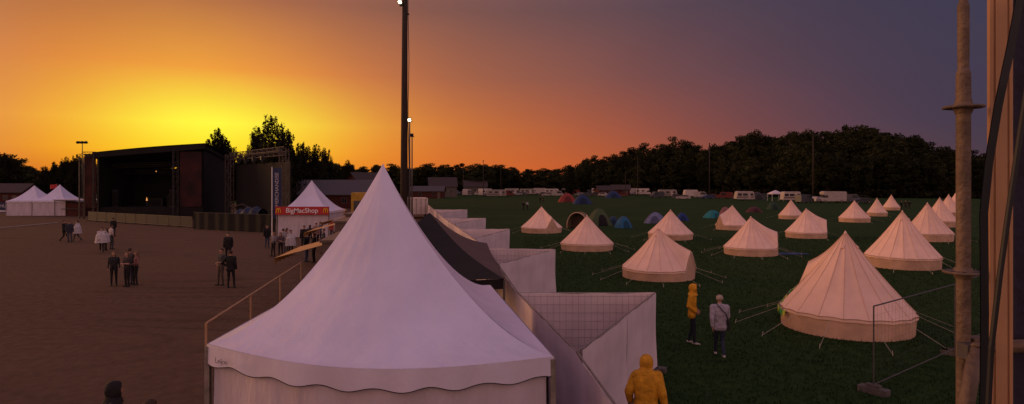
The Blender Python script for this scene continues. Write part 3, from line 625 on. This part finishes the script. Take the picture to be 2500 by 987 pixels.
# ---------------------------------------------------------------- buildings
def house(name,label,loc,rz,L_,W_,hw,hr,mw,mr_,wins=3,door=True):
    e=thing(name,label,'building',loc,rz); m=MB(); m.box((0,0,hw/2),(L_,W_,hw)); 
    for x in (-L_/2+.02,L_/2-.02): m.face([(x,-W_/2,hw),(x,W_/2,hw),(x,0,hr-.05)])
    part('wall',m,[mw],e)
    m=MB(); o=.4
    for s in (-1,1):
        m.face([(-L_/2-o,s*(W_/2+o),hw-.15),(L_/2+o,s*(W_/2+o),hw-.15),(L_/2+o,0,hr),(-L_/2-o,0,hr)])
        m.face([(-L_/2-o,s*(W_/2+o),hw-.27),(L_/2+o,s*(W_/2+o),hw-.27),(L_/2+o,0,hr-.12),(-L_/2-o,0,hr-.12)])
        m.face([(-L_/2-o,s*(W_/2+o),hw-.27),(L_/2+o,s*(W_/2+o),hw-.27),(L_/2+o,s*(W_/2+o),hw-.15),(-L_/2-o,s*(W_/2+o),hw-.15)])
    part('roof',m,[mr_],e)
    for k in range(wins):
        x=-L_/2+L_*(k+.7)/(wins+.4); m=MB(); m.box((x,-W_/2-.01,hw*.55),(1.1,.06,1.1)); m.box((x,-W_/2-.045,hw*.55),(.9,.03,.9),m=1); m.box((x,-W_/2-.07,hw*.55),(.05,.02,.9)); part('window',m,[M_strp,M_glass],e)
    if door: m=MB(); m.box((L_*.42-.6,-W_/2-.02,1.05),(1,.06,2.1)); part('door',m,[M_strp],e)
house('long_building','long low building with grey sheet roof',gd(815,125),-.12,22,9,2.9,5.7,M_redwood,M_roofm,5)
house('barn','small red barn with steep gable roof',gd(895,135),.9,8,6,4.6,7.4,M_redwood,M_roofd,2)
house('house','dark house with tiled roof near the tents',gd(15,150),.1,12,8,3.0,5.0,M_redwood,M_roofd,2)
house('house','pale house with tiled roof beyond the field',gd(1080,230),.2,10,8,4.,7.4,M_conc,M_roofd,3)
house('house','low shed with sheet roof beyond the field',gd(1045,210),.0,11,6,2.6,4.2,M_redwood,M_roofm,2)
house('house','red cottage among the caravans',gd(1475,262),.3,7,5,2.4,4.2,M_redwood,M_roofd,2)
house('house','small house seen through the trees',gd(1160,290),.1,11,8,3.8,6.6,M_conc,M_roofd,3)
house('house','red cottage at the edge of the wood',gd(1515,268),-.2,8,5,2.6,4.6,M_redwood,M_roofd,2)
def stall(loc,rz,label,L_=3,hw=2.6,mw=None):
    e=thing('food_stall',label,'food stall',loc,rz); m=MB(); m.box((0,0,hw/2),(2.2,L_,hw)); m.box((0,0,hw+.05),(2.35,L_+.15,.1)); part('wall',m,[mw or M_strp],e)
    m=MB(); m.box((-1.12,0,1.6),(.04,L_*.8,1.1)); part('hatch',m,[M_glass],e)
    m=MB(); m.box((-1.22,0,1.0),(.4,L_*.8,.05)); part('counter',m,[M_wht],e)
    m=MB(); m.grid(lambda u,v:(-1.12-1.7*u,(v-.5)*L_,hw-.1-.45*u),4,6); m.grid(lambda u,v:(-2.82,(v-.5)*L_,hw-.55-.2*u-.03*math.sin(v*40)),2,30); part('awning',m,[M_awn],e)
stall((-6.3,25.3,0),.12,'food stall with a yellow awning',4.2)
stall((-9.2,37,0),.12,'food stall with an orange awning',4.0)
stall((-11,46,0),.1,'food stall with a yellow awning',4.0)
e=thing('food_truck','tall yellow food truck with hatch','truck',gd(884,62),.2)
m=MB(); m.box((0,0,2.2),(1.9,4.5,3.5)); part('body',m,[M_yel],e); m=MB(); m.box((0,-2.27,2.6),(1.4,.05,1.2)); part('hatch',m,[M_glass],e)
for x in (-.85,.85):
    for y in (-1.5,1.5): m=MB(); m.tube((x-.1,y,.4),(x+.1,y,.4),.4,n=14); part('wheel',m,[M_black],e)
# ---------------------------------------------------------------- vehicles
def wheel(e,x,y,r=.32):
    m=MB(); m.tube((x,y-.1,r),(x,y+.1,r),r,n=16); m.tube((x,y-.12,r),(x,y+.12,r),r*.5,n=10,m=1); part('wheel',m,[M_black,M_steel],e)
def rprof(x0,x1,z0,z1,r,n=4,slope=0):
    out=[]
    for cx,cz,a0 in ((x0+r,z0+.1,180),(x1-r,z0+.1,270),(x1-r-slope,z1-r,0),(x0+r+slope,z1-r,90)):
        rr=.1 if cz==z0+.1 else r
        for k in range(n+1):
            a=math.radians(a0+90*k/n); out.append((cx+r*math.cos(a),cz+rr*math.sin(a)))
    return out
def caravan(loc,rz,label,Ln=6.):
    e=thing('caravan',label,'caravan',loc,rz,'caravans and motorhomes parked along the field')
    m=MB(); m.prism(rprof(-Ln/2,Ln/2,.45,2.75,.55,slope=.25),-1.1,1.1); part('body',m,[M_cara],e)
    m=MB(); m.box((0,-1.115,1.05),(Ln*.90,.03,.30)); part('stripe',m,[M_strp],e)
    for x,w_ in ((-Ln*.31,1.1),(-.1,1.4),(Ln*.34,.8)): m=MB(); m.box((x,-1.12,1.8),(w_,.04,.66)); part('window',m,[M_glass],e)
    m=MB(); m.box((Ln*.2,-1.13,1.35),(.65,.03,1.7)); part('door',m,[M_cara],e)
    wheel(e,-.2,-1.0); wheel(e,-.2,1.0)
    m=MB(); m.tube((-Ln/2,0,.5),(-Ln/2-1.1,0,.45),.06); m.tube((-Ln/2-1,0,0),(-Ln/2-1,0,.5),.05); part('tow_bar',m,[M_steeld],e)
def motorhome(loc,rz,label):
    e=thing('motorhome',label,'motorhome',loc,rz,'caravans and motorhomes parked along the field')
    m=MB(); m.prism([(-3.3,.5),(3.1,.5),(3.2,1.1),(2.6,1.35),(2.0,2.0),(2.5,2.2),(2.5,2.75),(2.1,3.0),(-3.1,2.95),(-3.3,2.8)],-1.1,1.1); part('body',m,[M_cara],e)
    m=MB(); m.prism([(2.58,1.42),(2.05,1.98),(1.4,1.98),(1.4,1.42)],-1.13,1.13); part('window',m,[M_glass],e)
    for x in (-2.4,-.3): m=MB(); m.box((x,-1.12,1.9),(1.1,.04,.6)); part('window',m,[M_glass],e)
    m=MB(); m.box((-.8,-1.115,1.0),(4.8,.03,.22)); part('stripe',m,[M_strp],e)
    m=MB(); m.box((.75,-1.13,1.45),(.6,.03,1.7)); part('door',m,[M_cara],e)
    for x in (-2.,2.1): wheel(e,x,-1.0,.36); wheel(e,x,1.0,.36)
def car(loc,rz,label,c,van=False):
    e=thing('parked_car',label,'car',loc,rz,'cars parked along the far edge of the field'); cm=colmat('car_paint_%d_%d'%(int(c[0]*999),int(c[2]*999)),c,.3,.05,1,0)
    H1=1.45 if not van else 2.2
    if van: m=MB(); m.prism([(-2.4,.35),(2.3,.35),(2.35,.95),(1.75,1.2),(1.2,H1-.1),(.9,H1),(-2.3,H1),(-2.4,H1-.1)],-.9,.9); part('body',m,[cm],e); m=MB(); m.prism([(1.62,1.25),(1.15,H1-.2),(-.2,H1-.2),(-.2,1.25)],-.92,.92); part('window',m,[M_glass],e)
    else:
        m=MB(); m.prism([(-2.2,.3),(2.2,.3),(2.2,.75),(1.9,.92),(1.1,.98),(.5,H1-.05),(.2,H1),(-1.5,H1),(-1.9,1.05),(-2.2,.95)],-.87,.87); part('body',m,[cm],e)
        m=MB(); m.prism([(.95,1.0),(.42,H1-.1),(-1.4,H1-.1),(-1.7,1.02)],-.89,.89); part('window',m,[M_glass],e)
    for x in (-1.35,1.4): wheel(e,x,-.8); wheel(e,x,.8)
motorhome(gp(1570,477),0,'white motorhome with dark windows'); caravan(gp(1629,481),0,'white caravan with rounded ends',7.2); caravan(gp(1686,482),math.pi+.1,'white caravan with a striped side',5.2)
caravan(gp(1817,490),0,'cream caravan with a dark awning',5.4); caravan(gp(1930,492),.05,'cream caravan with a brown stripe',5.2); motorhome(gp(2030,496),math.pi,'cream motorhome with dark windows')
for px,py,rz,lb,Ln in ((1212,481,.1,'white caravan parked beyond the field',7.5),(1140,479,1.3,'white caravan seen end-on',5.),(1287,476,.1,'white caravan beside parked cars',7),(1347,476,0,'white caravan beside parked cars',6.5),(1437,474,.05,'white caravan beside parked cars',6.2),(1383,474,.8,'white caravan beside parked cars',5.5),(1408,473,1.1,'white caravan beside parked cars',5),(1505,474,-.5,'white caravan near a red cottage',5.5)):
    caravan(gp(px,py),rz,lb,Ln)
for px,py,rz in ((1252,477,.2),(1315,475,math.pi),(1463,475,-.4),(1540,476,math.pi+.2),(1186,479,.9)): motorhome(gp(px,py),rz,'pale motorhome among parked caravans')
dome_tent(1848,488,5,2.4,(.04,.035,.035),'dark awning tent attached beside a caravan')
car(gp(2078,495),0,'dark van with a tarpaulin canopy',(.10,.09,.09),True); car(gp(2104,497),math.pi,'dark estate car parked on grass',(.03,.03,.035))
e=thing('tarpaulin_canopy','pale tarpaulin canopy stretched beside a motorhome','canopy',gp(2078,492),0)
m=MB(); m.grid(lambda u,v:(-3.5+7*u,-1.5+3*v,2.5-.9*u-.25*math.sin(math.pi*u)),12,4); part('cloth',m,[M_cara],e,True)
for x,z in ((-3.5,2.5),(3.5,1.6)): m=MB(); m.tube((x,-1.5,0),(x,-1.5,z),.04); part('pole',m,[M_steeld],e)
carc=[(.05,.05,.06),(.26,.23,.22),(.14,.02,.015),(.02,.035,.09),(.36,.30,.28),(.07,.06,.06)]
cl=['dark car','silver car','dark red car','dark blue car','pale car','grey car']
for i,px in enumerate([1110,1125,1160,1172,1200,1228,1240,1262,1275,1300,1328,1336,1362,1374,1390,1402,1416,1428,1446,1452,1475,1486,1498,1518,1530,1552,1590,1604,1655,1668,1712,1728,1745,1770,1785,1862,1965,1978,2000]):
    k=(i*5+i//3)%6; car(gp(px,(476 if px<1600 else 484 if px<1900 else 493)+RD.uniform(-2,4)),RD.uniform(-.6,.6)+(math.pi if i%2 else 0),cl[k]+' parked on the grass',carc[k],i%3==0)
e=thing('box_trailer','white box trailer with ribbed side','trailer',gd(1014,88),.2)
m=MB(); m.box((0,0,1.75),(3.2,6,2.2)); part('body',m,[M_cara],e); 
for k in range(5): m=MB(); m.box((-1.3+k*.65,-3.02,1.75),(.05,.05,2.1)); part('rib',m,[M_steeld],e)
for x in (-1.4,1.4): m=MB(); m.tube((x-.1,0,.4),(x+.1,0,.4),.4,n=14); part('wheel',m,[M_black],e)
e=thing('gazebo','small white gazebo with open sides','gazebo',gp(1893,491)); 
m=MB(); C4=[(-1.6,-1.6),(1.6,-1.6),(1.6,1.6),(-1.6,1.6)]
for i in range(4): a,b=C4[i],C4[(i+1)%4]; m.face([(*a,2.2),(*b,2.2),(0,0,3.1)]); m.face([(*a,2.2),(*b,2.2),(*b,1.95),(*a,1.95)])
part('roof',m,[M_cloth],e)
for a in C4: m=MB(); m.tube((*a,0),(*a,2.2),.05); part('pole',m,[M_wht],e)
# ---------------------------------------------------------------- people
def ico(p,r,n=2): 
    bm=bmesh.new(); bmesh.ops.create_icosphere(bm,subdivisions=n,radius=1); v=[Vector(p)+x.co*r for x in bm.verts]; bm.free(); return v
def person_mesh(name,pose='stand',jacket=0.,voxel=.012,bare=False):
    J=dict(hipA=(.09,0,.92),hipB=(-.09,0,.92),kA=(.10,-.02,.50),kB=(-.10,-.02,.50),aA=(.11,.02,.085),aB=(-.11,.02,.085),
           sA=(.185,.01,1.42),sB=(-.185,.01,1.42),eA=(.235,.04,1.14),eB=(-.235,.04,1.14),wA=(.25,-.04,.90),wB=(-.25,-.04,.90),hx=0,hy=0)
    up={'walk':dict(kA=(.07,-.17,.50),aA=(.06,-.30,.10),kB=(-.07,.0,.48),aB=(-.06,.30,.17),eA=(.23,.14,1.16),wA=(.22,.13,.92),eB=(-.23,-.06,1.15),wB=(-.20,-.20,.95),hy=-.02),
        'talk':dict(kB=(-.11,-.06,.50),aB=(-.14,-.06,.085),eA=(.25,.03,1.15),wA=(.14,-.20,1.10),hx=.01),
        'cross':dict(eA=(.24,-.02,1.16),wA=(.02,-.19,1.18),eB=(-.24,-.02,1.14),wB=(-.02,-.20,1.12)),
        'hip':dict(eA=(.36,.06,1.18),wA=(.19,-.04,1.02),kB=(-.13,-.04,.5),aB=(-.16,0,.085)),
        'wave':dict(eA=(.36,-.08,1.52),wA=(.30,-.16,1.74),kB=(-.11,-.08,.5),aB=(-.13,-.12,.085)),
        'pocket':dict(eA=(.26,.08,1.15),wA=(.17,-.10,.99),eB=(-.26,.08,1.15),wB=(-.17,-.10,.99),aA=(.10,.10,.085),kA=(.09,-.0,.5),kB=(-.08,-.06,.5),aB=(-.09,-.06,.085),hy=-.03),
        'stride':dict(sA=(.19,-.02,1.38),sB=(-.18,.0,1.43),kA=(.09,-.13,.50),aA=(.09,-.20,.09),kB=(-.09,.02,.49),aB=(-.09,.20,.13),eA=(.29,.04,1.13),wA=(.30,-.12,.96),eB=(-.27,.04,1.16),wB=(-.31,-.06,.92),hy=-.05,hx=.02)}
    J.update(up.get(pose,{})); V=lambda k:Vector(J[k]); j=jacket
    P=[]
    for s in 'AB':
        P.append(([(V('hip'+s),.092),(V('k'+s),.060)],2)); P.append(([(V('k'+s),.060),(V('a'+s),.043)],2))
        a=V('a'+s); P.append(([(a+Vector((0,.035,-.04)),.037),(a+Vector((0,-.06,-.05)),.036),(a+Vector((0,-.16,-.058)),.027)],3))
        sg=1 if s=='A' else -1; e_,w_=V('e'+s),V('w'+s)
        P.append(([(V('s'+s),.062+j),(e_,.044+j)],1)); P.append(([(e_,.043+j),(w_,.030+j*.8)],0 if bare else 1))
        d=(w_-e_).normalized(); sd_=d.cross(Vector((sg,0,0))); 
        if sd_.length<.2: sd_=Vector((0,-1,0))
        sd_.normalize(); nrm=d.cross(sd_).normalized(); nrm=nrm if nrm.x*sg<0 else -nrm
        w2=w_+d*.02
        P.append(([(w2,.026),(w2+d*.075+sd_*.026,.014),(w2+d*.075-sd_*.026,.014)],0))
        for i_,ln in enumerate((.034,.042,.039,.030)):
            b0=w2+d*.082+sd_*(i_-1.5)*.021; t1=b0+d*ln+nrm*.010+sd_*(i_-1.5)*.006; t2=t1+d*ln*.7+nrm*.024
            P.append(([(b0,.0095),(t1,.009)],0)); P.append(([(t1,.009),(t2,.0075)],0))
        fr=sd_ if sd_.y<0 else -sd_
        b0=w2+d*.025+fr*.024; t1=b0+d*.03+fr*.026; P.append(([(b0,.012),(t1,.010)],0)); P.append(([(t1,.010),(t1+d*.028+nrm*.008,.0085)],0))
    P.append(([(Vector((.085,.01,.93)),.095+j*.5),(Vector((-.085,.01,.93)),.095+j*.5),(Vector((.075,0,1.04)),.085+j*.5),(Vector((-.075,0,1.04)),.085+j*.5)],2 if not j else 1))
    P.append(([(Vector((.075,0,1.03)),.088+j),(Vector((-.075,0,1.03)),.088+j),(Vector((.115,0,1.34)),.10+j),(Vector((-.115,0,1.34)),.10+j)],1))
    P.append(([(Vector((.16,.01,1.41)),.06+j),(Vector((-.16,.01,1.41)),.06+j),(Vector((0,.01,1.45)),.065+j)],1))
    if j: P.append(([(Vector((.10,.01,.86)),.092+j),(Vector((-.10,.01,.86)),.092+j),(Vector((.08,0,1.0)),.085+j),(Vector((-.08,0,1.0)),.085+j)],1))
    hx,hy=J['hx'],J['hy']; hc=lambda x,y,z:Vector((x+hx,y+hy,z))
    P.append(([(Vector((0,.01,1.45)),.055),(hc(0,0,1.57),.050)],0))
    P.append(([(hc(0,.012,1.665),.088),(hc(0,-.012,1.62),.074),(hc(0,-.040,1.565),.040)],0))
    P.append(([(hc(0,-.093,1.645),.008),(hc(0,-.110,1.618),.013)],0))
    for s_ in (-1,1): P.append(([(hc(s_*.086,.01,1.645),.012),(hc(s_*.082,.008,1.61),.010)],0))
    P.append(([(hc(-.018,-.093,1.588),.008),(hc(.018,-.093,1.588),.008)],5))
    bm=bmesh.new()
    for sp,rg in P:
        vs=[]; 
        for p,r in sp:
            vs+=[bm.verts.new(q) for q in ico(p,r,2 if r>.03 else 1)]
        res=bmesh.ops.convex_hull(bm,input=vs); 
        dead=[g for g in res['geom_interior'] if isinstance(g,bmesh.types.BMVert)]
        if dead: bmesh.ops.delete(bm,geom=dead,context='VERTS')
    me=bpy.data.meshes.new('tmp'); bm.to_mesh(me); bm.free(); o=bpy.data.objects.new('tmp',me); COL.objects.link(o)
    rm=o.modifiers.new('r','REMESH'); rm.mode='VOXEL'; rm.voxel_size=voxel; rm.use_smooth_shade=True
    sm=o.modifiers.new('s','SMOOTH'); sm.factor=.5; sm.iterations=2 if voxel<.01 else 1
    dg=bpy.context.evaluated_depsgraph_get(); out=bpy.data.meshes.new_from_object(o.evaluated_get(dg)); bpy.data.objects.remove(o); out.name=name
    n=len(out.polygons); c=np.zeros(n*3); out.polygons.foreach_get('center',c); c=c.reshape(-1,3); best=np.full(n,9.); reg=np.zeros(n,int)
    for sp,rg in P:
        for i_ in range(len(sp)):
            for k_ in range(i_+1,len(sp)):
                a=np.array(sp[i_][0]);b=np.array(sp[k_][0]);ab=b-a;t=np.clip(((c-a)@ab)/(ab@ab+1e-9),0,1)
                ds=np.linalg.norm(c-(a+t[:,None]*ab),axis=1)-(sp[i_][1]*(1-t)+sp[k_][1]*t); mk=ds<best; best[mk]=ds[mk]; reg[mk]=rg
    for s_ in (-1,1):
        ey=np.array((s_*.032+hx,-.085+hy,1.652)); reg[np.linalg.norm((c-ey)*np.array((1,.6,1.5)),axis=1)<.014]=4
    out.materials.clear()
    for k in range(6): out.materials.append(M_black)
    out.polygons.foreach_set('material_index',reg.tolist()); out.polygons.foreach_set('use_smooth',[True]*n); out.update(); return out
PM={}
HEADOFF={'talk':(.01,0),'pocket':(0,-.03),'stride':(.02,-.05),'walk':(0,-.02)}
def getpm(pose,jacket,voxel,bare):
    k=(pose,jacket,voxel,bare)
    if k not in PM: PM[k]=person_mesh('person_body',pose,jacket,voxel,bare)
    return PM[k]
def mk_hair(long):
    m=MB()
    def fn(u,v):
        a=2*math.pi*u; ph=v*(2.0 if math.sin(a)>-.2 else 1.25); 
        return (.099*math.sin(ph)*math.cos(a),.015+.107*math.sin(ph)*math.sin(a),1.665+.098*math.cos(ph))
    m.grid(fn,20,8,closeu=True)
    if long:
        m.grid(lambda u,v:((.085+.02*v)*math.cos(math.pi*u),.03+(.085+.03*math.sin(v*3))*math.sin(math.pi*u)+.015*v,1.64-.34*v-.03*math.sin(u*9)*v),12,6)
    return m.mesh('hair',[M_black],True)
HAIR={0:mk_hair(False),1:mk_hair(True)}
def mk_hood():
    m=MB()
    def fn(u,v):
        a=2*math.pi*u; op=.80
        ph=op+v*(math.pi-op-.05); rr=.122
        d=Vector((math.sin(ph)*math.cos(a),-math.cos(ph),math.sin(ph)*math.sin(a)))
        k=1+.45*max(0,-d.z)+.16*max(0,d.z)*max(0,d.y); return (d.x*rr*(.95+.18*max(0,-d.z)),d.y*rr*1.10,1.640+d.z*rr*1.08*k)
    m.grid(fn,28,12,closeu=True)
    m.grid(lambda u,v:((.098+.085*v**1.3)*math.cos(2*math.pi*u),.015+(.098+.045*v)*math.sin(2*math.pi*u),1.56-.12*v),24,5,closeu=True)
    return m.mesh('hood',[M_black],True)
HOOD=mk_hood()
def mk_poncho():
    m=MB()
    def fn(u,v):
        a=2*math.pi*u; w_=1+.06*math.sin(a*7)*v; r=(.07+.20*min(1,v*3)+.10*v)
        return (r*math.cos(a)*w_*1.05,.01+r*.72*math.sin(a)*w_,1.50-.82*v)
    m.grid(fn,36,12,closeu=True); return m.mesh('poncho',[M_black],True)
PONCHO=mk_poncho()
SKIN=mat('skin',(.36,.19,.13),.6,.08); EYEM=mat('eye_dark',(.02,.015,.012),.3,.1); LIP=mat('lips',(.30,.10,.08),.6,.1)
def pc(c): return colmat('garment_%d_%d_%d'%tuple(int(x*999) for x in c),c,.85,.25,9,.7,13)
def setm(o,i,m): o.material_slots[i].link='OBJECT'; o.material_slots[i].material=m
def person(px,py,pose,deg,top,leg,label,h=1.72,hair=None,long=0,hood=None,poncho=None,jacket=.0,bare=False,shoe=(.03,.03,.03),voxel=.013,loc=None,group=None,tilt=0):
    me=getpm(pose,jacket,voxel,bare)
    o=bpy.data.objects.new('person',me); COL.objects.link(o); o.location=loc if loc is not None else gp(px,py); o.rotation_euler=(math.radians(tilt),0,math.radians(deg)); o.scale=(h/1.755,)*3
    meta(o,label,'person',group); off=HEADOFF.get(pose,(0,0))
    for i_,c in enumerate((SKIN,pc(top),pc(leg),pc(shoe),EYEM,LIP)): setm(o,i_,c)
    def ch(n,me_,c,mv=True):
        q=bpy.data.objects.new(n,me_); COL.objects.link(q); q.parent=o; q.material_slots[0].link='OBJECT'; q.material_slots[0].material=pc(c)
        if mv: q.location=(off[0],off[1],0)
    if hood: ch('hood',HOOD,hood)
    else: ch('hair',HAIR[long],hair or (.05,.03,.02))
    if poncho: ch('poncho',PONCHO,poncho,False)
    return o
K=(.012,.010,.011); W=(.48,.42,.42)
g1='festival visitors standing on the gravel yard'
YJ=(.56,.25,.014)
person(1690,840,'pocket',70,YJ,(.012,.014,.02),'person in a yellow hooded raincoat and dark trousers standing',h=1.80,hood=YJ,jacket=.022,voxel=.007,shoe=(.4,.35,.32))
person(1757,874,'walk',172,(.32,.28,.33),(.02,.025,.045),'person in a pale lilac jacket walking away with shoulder bag',h=1.74,hair=(.34,.26,.2),jacket=.022,voxel=.007,shoe=(.45,.4,.38))
person(0,0,'stride',158,YJ,(.02,.02,.03),'person in a yellow hooded raincoat seen from behind',h=1.80,hood=YJ,jacket=.035,voxel=.007,loc=(2.29,10.6,0),tilt=8)
c=gp(1757,874); m=MB(); m.box((.22,.02,.90),(.07,.26,.24)); m.box((.22,.02,1.0),(.075,.27,.08)); m.path([(.22,.08,1.0),(.15,.14,1.25),(-.02,.15,1.42),(-.12,.02,1.53)],.013); m.path([(.22,-.08,1.0),(.14,-.15,1.25),(-.02,-.15,1.42),(-.12,.02,1.53)],.013)
solo('shoulder_bag',m,[M_black],'black shoulder bag worn across a lilac jacket','bag',c,math.radians(-8))
L_=[ (157,591,'walk',100,K,K,0,0,0),(170,593,'stand',60,(.03,.03,.04),(.05,.05,.07),0,0,0),(189,590,'walk',-80,W,(.04,.04,.05),0,0,W),
(248,617,'walk',30,W,K,0,0,W),(259,612,'talk',-60,(.4,.34,.32),K,1,0,W),(272,609,'hip',150,(.4,.35,.35),(.04,.04,.05),0,1,0),(277,578,'stand',180,K,K,0,0,0),
(278,698,'stand',20,(.02,.02,.02),K,1,0,0),(310,700,'cross',-30,(.04,.03,.03),K,1,1,0),(318,695,'stand',160,(.05,.04,.04),(.03,.03,.05),0,0,0),(332,696,'talk',-50,(.26,.11,.10),K,1,0,0),
(557,640,'stand',10,K,K,0,0,0),(540,697,'talk',-30,(.045,.04,.045),(.07,.05,.04),0,1,0),(563,703,'hip',190,K,K,0,0,0),
(652,606,'stand',40,K,(.03,.04,.08),0,0,0),(668,626,'talk',-40,(.18,.16,.18),K,1,0,0),(685,628,'cross',20,(.08,.05,.06),K,1,0,0),(692,620,'stand',170,(.25,.22,.23),(.04,.04,.08),0,0,0),(710,624,'stand',60,W,K,0,0,W),(701,612,'talk',100,(.35,.2,.19),K,1,0,0),
(742,612,'talk',0,K,K,0,0,0),(748,640,'stand',90,K,(.04,.05,.09),0,0,0),(757,600,'hip',180,(.06,.06,.09),K,1,0,0),(766,642,'cross',-90,(.05,.04,.04),K,0,0,0),(772,600,'stand',10,(.28,.16,.14),K,0,0,0),(781,594,'wave',-20,(.05,.08,.16),K,0,1,0),(790,620,'talk',-60,(.04,.04,.05),K,0,0,0),(811,585,'stand',0,(.3,.05,.04),K,0,0,0),(820,590,'talk',-30,(.2,.18,.2),K,0,0,0)]
for (px,py,ps,dg_,tp_,lg_,lo,br,po) in L_:
    tn='dark' if tp_[0]<.1 else 'light'
    nm='person in a pale rain poncho' if po else (tn+'-clothed person with long hair' if lo else 'person in '+tn+' jacket')
    act={'walk':' walking','stand':' standing','talk':' gesturing with one hand','cross':' with arms folded','hip':' with hand on hip','wave':' raising one arm'}[ps]
    person(px,py,ps,dg_+RD.uniform(-8,8),tp_,lg_,nm+act,h=1.62 if lo else RD.uniform(1.70,1.82),long=lo,bare=bool(br),poncho=po or None,jacket=0. if lo or br else .015,group=g1,hair=(.16,.09,.05) if lo and px%2==0 else (.04,.025,.02))
for px,py,ps,d in ((1278,515,'stand',20),(1287,514,'talk',200),(1319,496,'stand',0),(1326,495,'walk',90),(2201,513,'stand',10),(2211,512,'talk',-30),(2220,512,'stand',180)):
    person(px,py,ps,d,K if px!=1287 else (.3,.28,.3),K,'person in dark clothes standing on the grass field' if px!=1287 else 'person in a pale top standing on the grass field',group='people on the camping field')
person(0,0,'stand',120,K,K,'person in a dark hooded jacket',h=1.76,hood=K,jacket=.02,loc=(-6.12,9.45,0)); person(0,0,'stand',170,K,K,'person with dark hair and a black jacket',h=1.74,jacket=.02,loc=(-5.15,8.75,0))
person(0,0,'walk',-90,K,K,'person in dark clothes walking',h=1.75,loc=(-12.5,14.4,0))
# ---------------------------------------------------------------- scaffold and window frame
DS=2.1; X0=(2352-1250)/1500*DS; Z=lambda y:hz(y,DS)
e=thing('scaffold_standard','weathered steel scaffold upright with rosette rings','scaffolding',(X0,DS,0))
m=MB(); m.tube((0,0,0),(0,0,Z(255)),.0215,.0215,32)
m.tube((0,0,Z(255)),(0,0,Z(245)),.025,.025,32); m.tube((0,0,Z(245)),(0,0,Z(180)),.0225,.0215,32); m.tube((0,0,Z(180)),(0,0,Z(168)),.0215,.0165,32)
m.tube((0,0,Z(168)),(0,0,Z(120)),.0165,.0175,32); m.tube((0,0,Z(120)),(0,0,Z(15)),.0175,.0175,32); m.tube((0,0,Z(15)),(0,0,Z(0)),.0175,.012,32)
part('tube',m,[M_rust],e,False)
for y in (262,665):
    m=MB(); z=Z(y)
    def ring(u,v):
        a=2*math.pi*u; prof=[(.024,.018),(.030,.005),(.060,.004),(.062,0),(.060,-.004),(.030,-.005),(.024,-.022)]
        k=min(6,int(round(v*6))); r,dz=prof[k]; r*= (1-.06*(abs(math.sin(a*4))**6) if r>.05 else 1); return (r*math.cos(a),r*math.sin(a),z+dz)
    m.grid(ring,48,6,closeu=True)
    for k in range(8):
        a=math.pi/4*k+.2; m.box((.046*math.cos(a),.046*math.sin(a),z+.0045),(.014,.010,.002),rz=a,m=1)
    part('rosette',m,[M_rust,M_black],e)
e=thing('scaffold_brace','diagonal steel scaffold brace tube','scaffolding',(X0,DS,0))
m=MB(); m.tube((-.0,-.06,Z(838)),(-.10,-.10,Z(1100)),.022,.025,18); m.tube((0,-.06,Z(838)),(.004,-.055,Z(828)),.022,.012,18); part('tube',m,[M_rust],e,True)
m=MB(); m.box((.0,-.035,Z(850)),(.06,.05,.05)); part('coupler',m,[M_steeld],e)
e=thing('scaffold_ledger','horizontal steel scaffold ledger tube','scaffolding',(X0,DS,0))
m=MB(); m.tube((.02,0,Z(850)),(1.2,.15,Z(850)),.022,.022,18); part('tube',m,[M_rust],e,True); m=MB(); m.box((.045,0,Z(850)),(.05,.05,.075)); part('wedge_head',m,[M_rust],e)
e=thing('metal_column','white painted metal tent column with sunset tint and grooves','column',((2441-1250)/1500*DS,DS,0),-.45)
m=MB(); q_=.78; pr=[(-.040,-.02),(-.028,-.02),(-.026,-.014),(-.022,-.014),(-.020,-.02),(.020,-.02),(.022,-.014),(.026,-.014),(.028,-.02),(.040,-.02),(.040,.02),(-.040,.02)]
pr=[(x*q_,y) for x,y in pr]
n=len(pr); m.v=[(x,y,z) for z in (0,7.5) for x,y in pr]; m.f=[(k,(k+1)%n,n+(k+1)%n,n+k) for k in range(n)]+[tuple(range(n))[::-1],tuple(range(n,2*n))]; m.m=[0]*(n+2)
part('profile',m,[M_tan],e)
def P3(px,py,D): return Vector(((px-1250)/1500*D,D,hz(py,D)))
m=MB(); pts=[P3(2496,-30,1.95),P3(2470,110,1.95),P3(2438,260,1.95),P3(2415,400,1.95),P3(2403,520,1.95),P3(2405,760,1.95),P3(2403,1010,1.95)]
for a,b in zip(pts[:-1],pts[1:]):
    wv_=Vector((.013,0,0)); m.face([a-wv_,a+wv_,b+wv_,b-wv_]); m.face([a-wv_+Vector((0,.004,0)),a+wv_+Vector((0,.004,0)),b+wv_+Vector((0,.004,0)),b-wv_+Vector((0,.004,0))])
solo('black_strap',m,[M_black],'black webbing strap hanging beside the metal column','strap')
m=MB(); m.path([P3(2510,200,1.9),P3(2490,330,1.9),P3(2462,520,1.9),P3(2440,680,1.9),P3(2420,850,1.9),P3(2412,1010,1.9)],.008,8)
solo('cable',m,[M_black],'thick black cable hanging beside the column','cable')
e=thing('scaffold_cover','dark cover sheet behind the column','cover sheet',((2490-1250)/1500*2.2,2.2,0),.1)
m=MB(); m.grid(lambda u,v:(-.03+.5*u,.012*math.sin(u*20),7.2-7.2*v),16,10); part('cloth',m,[mat('dark_netting',(.026,.021,.036),.8,.2,5,.3,20)],e,True)
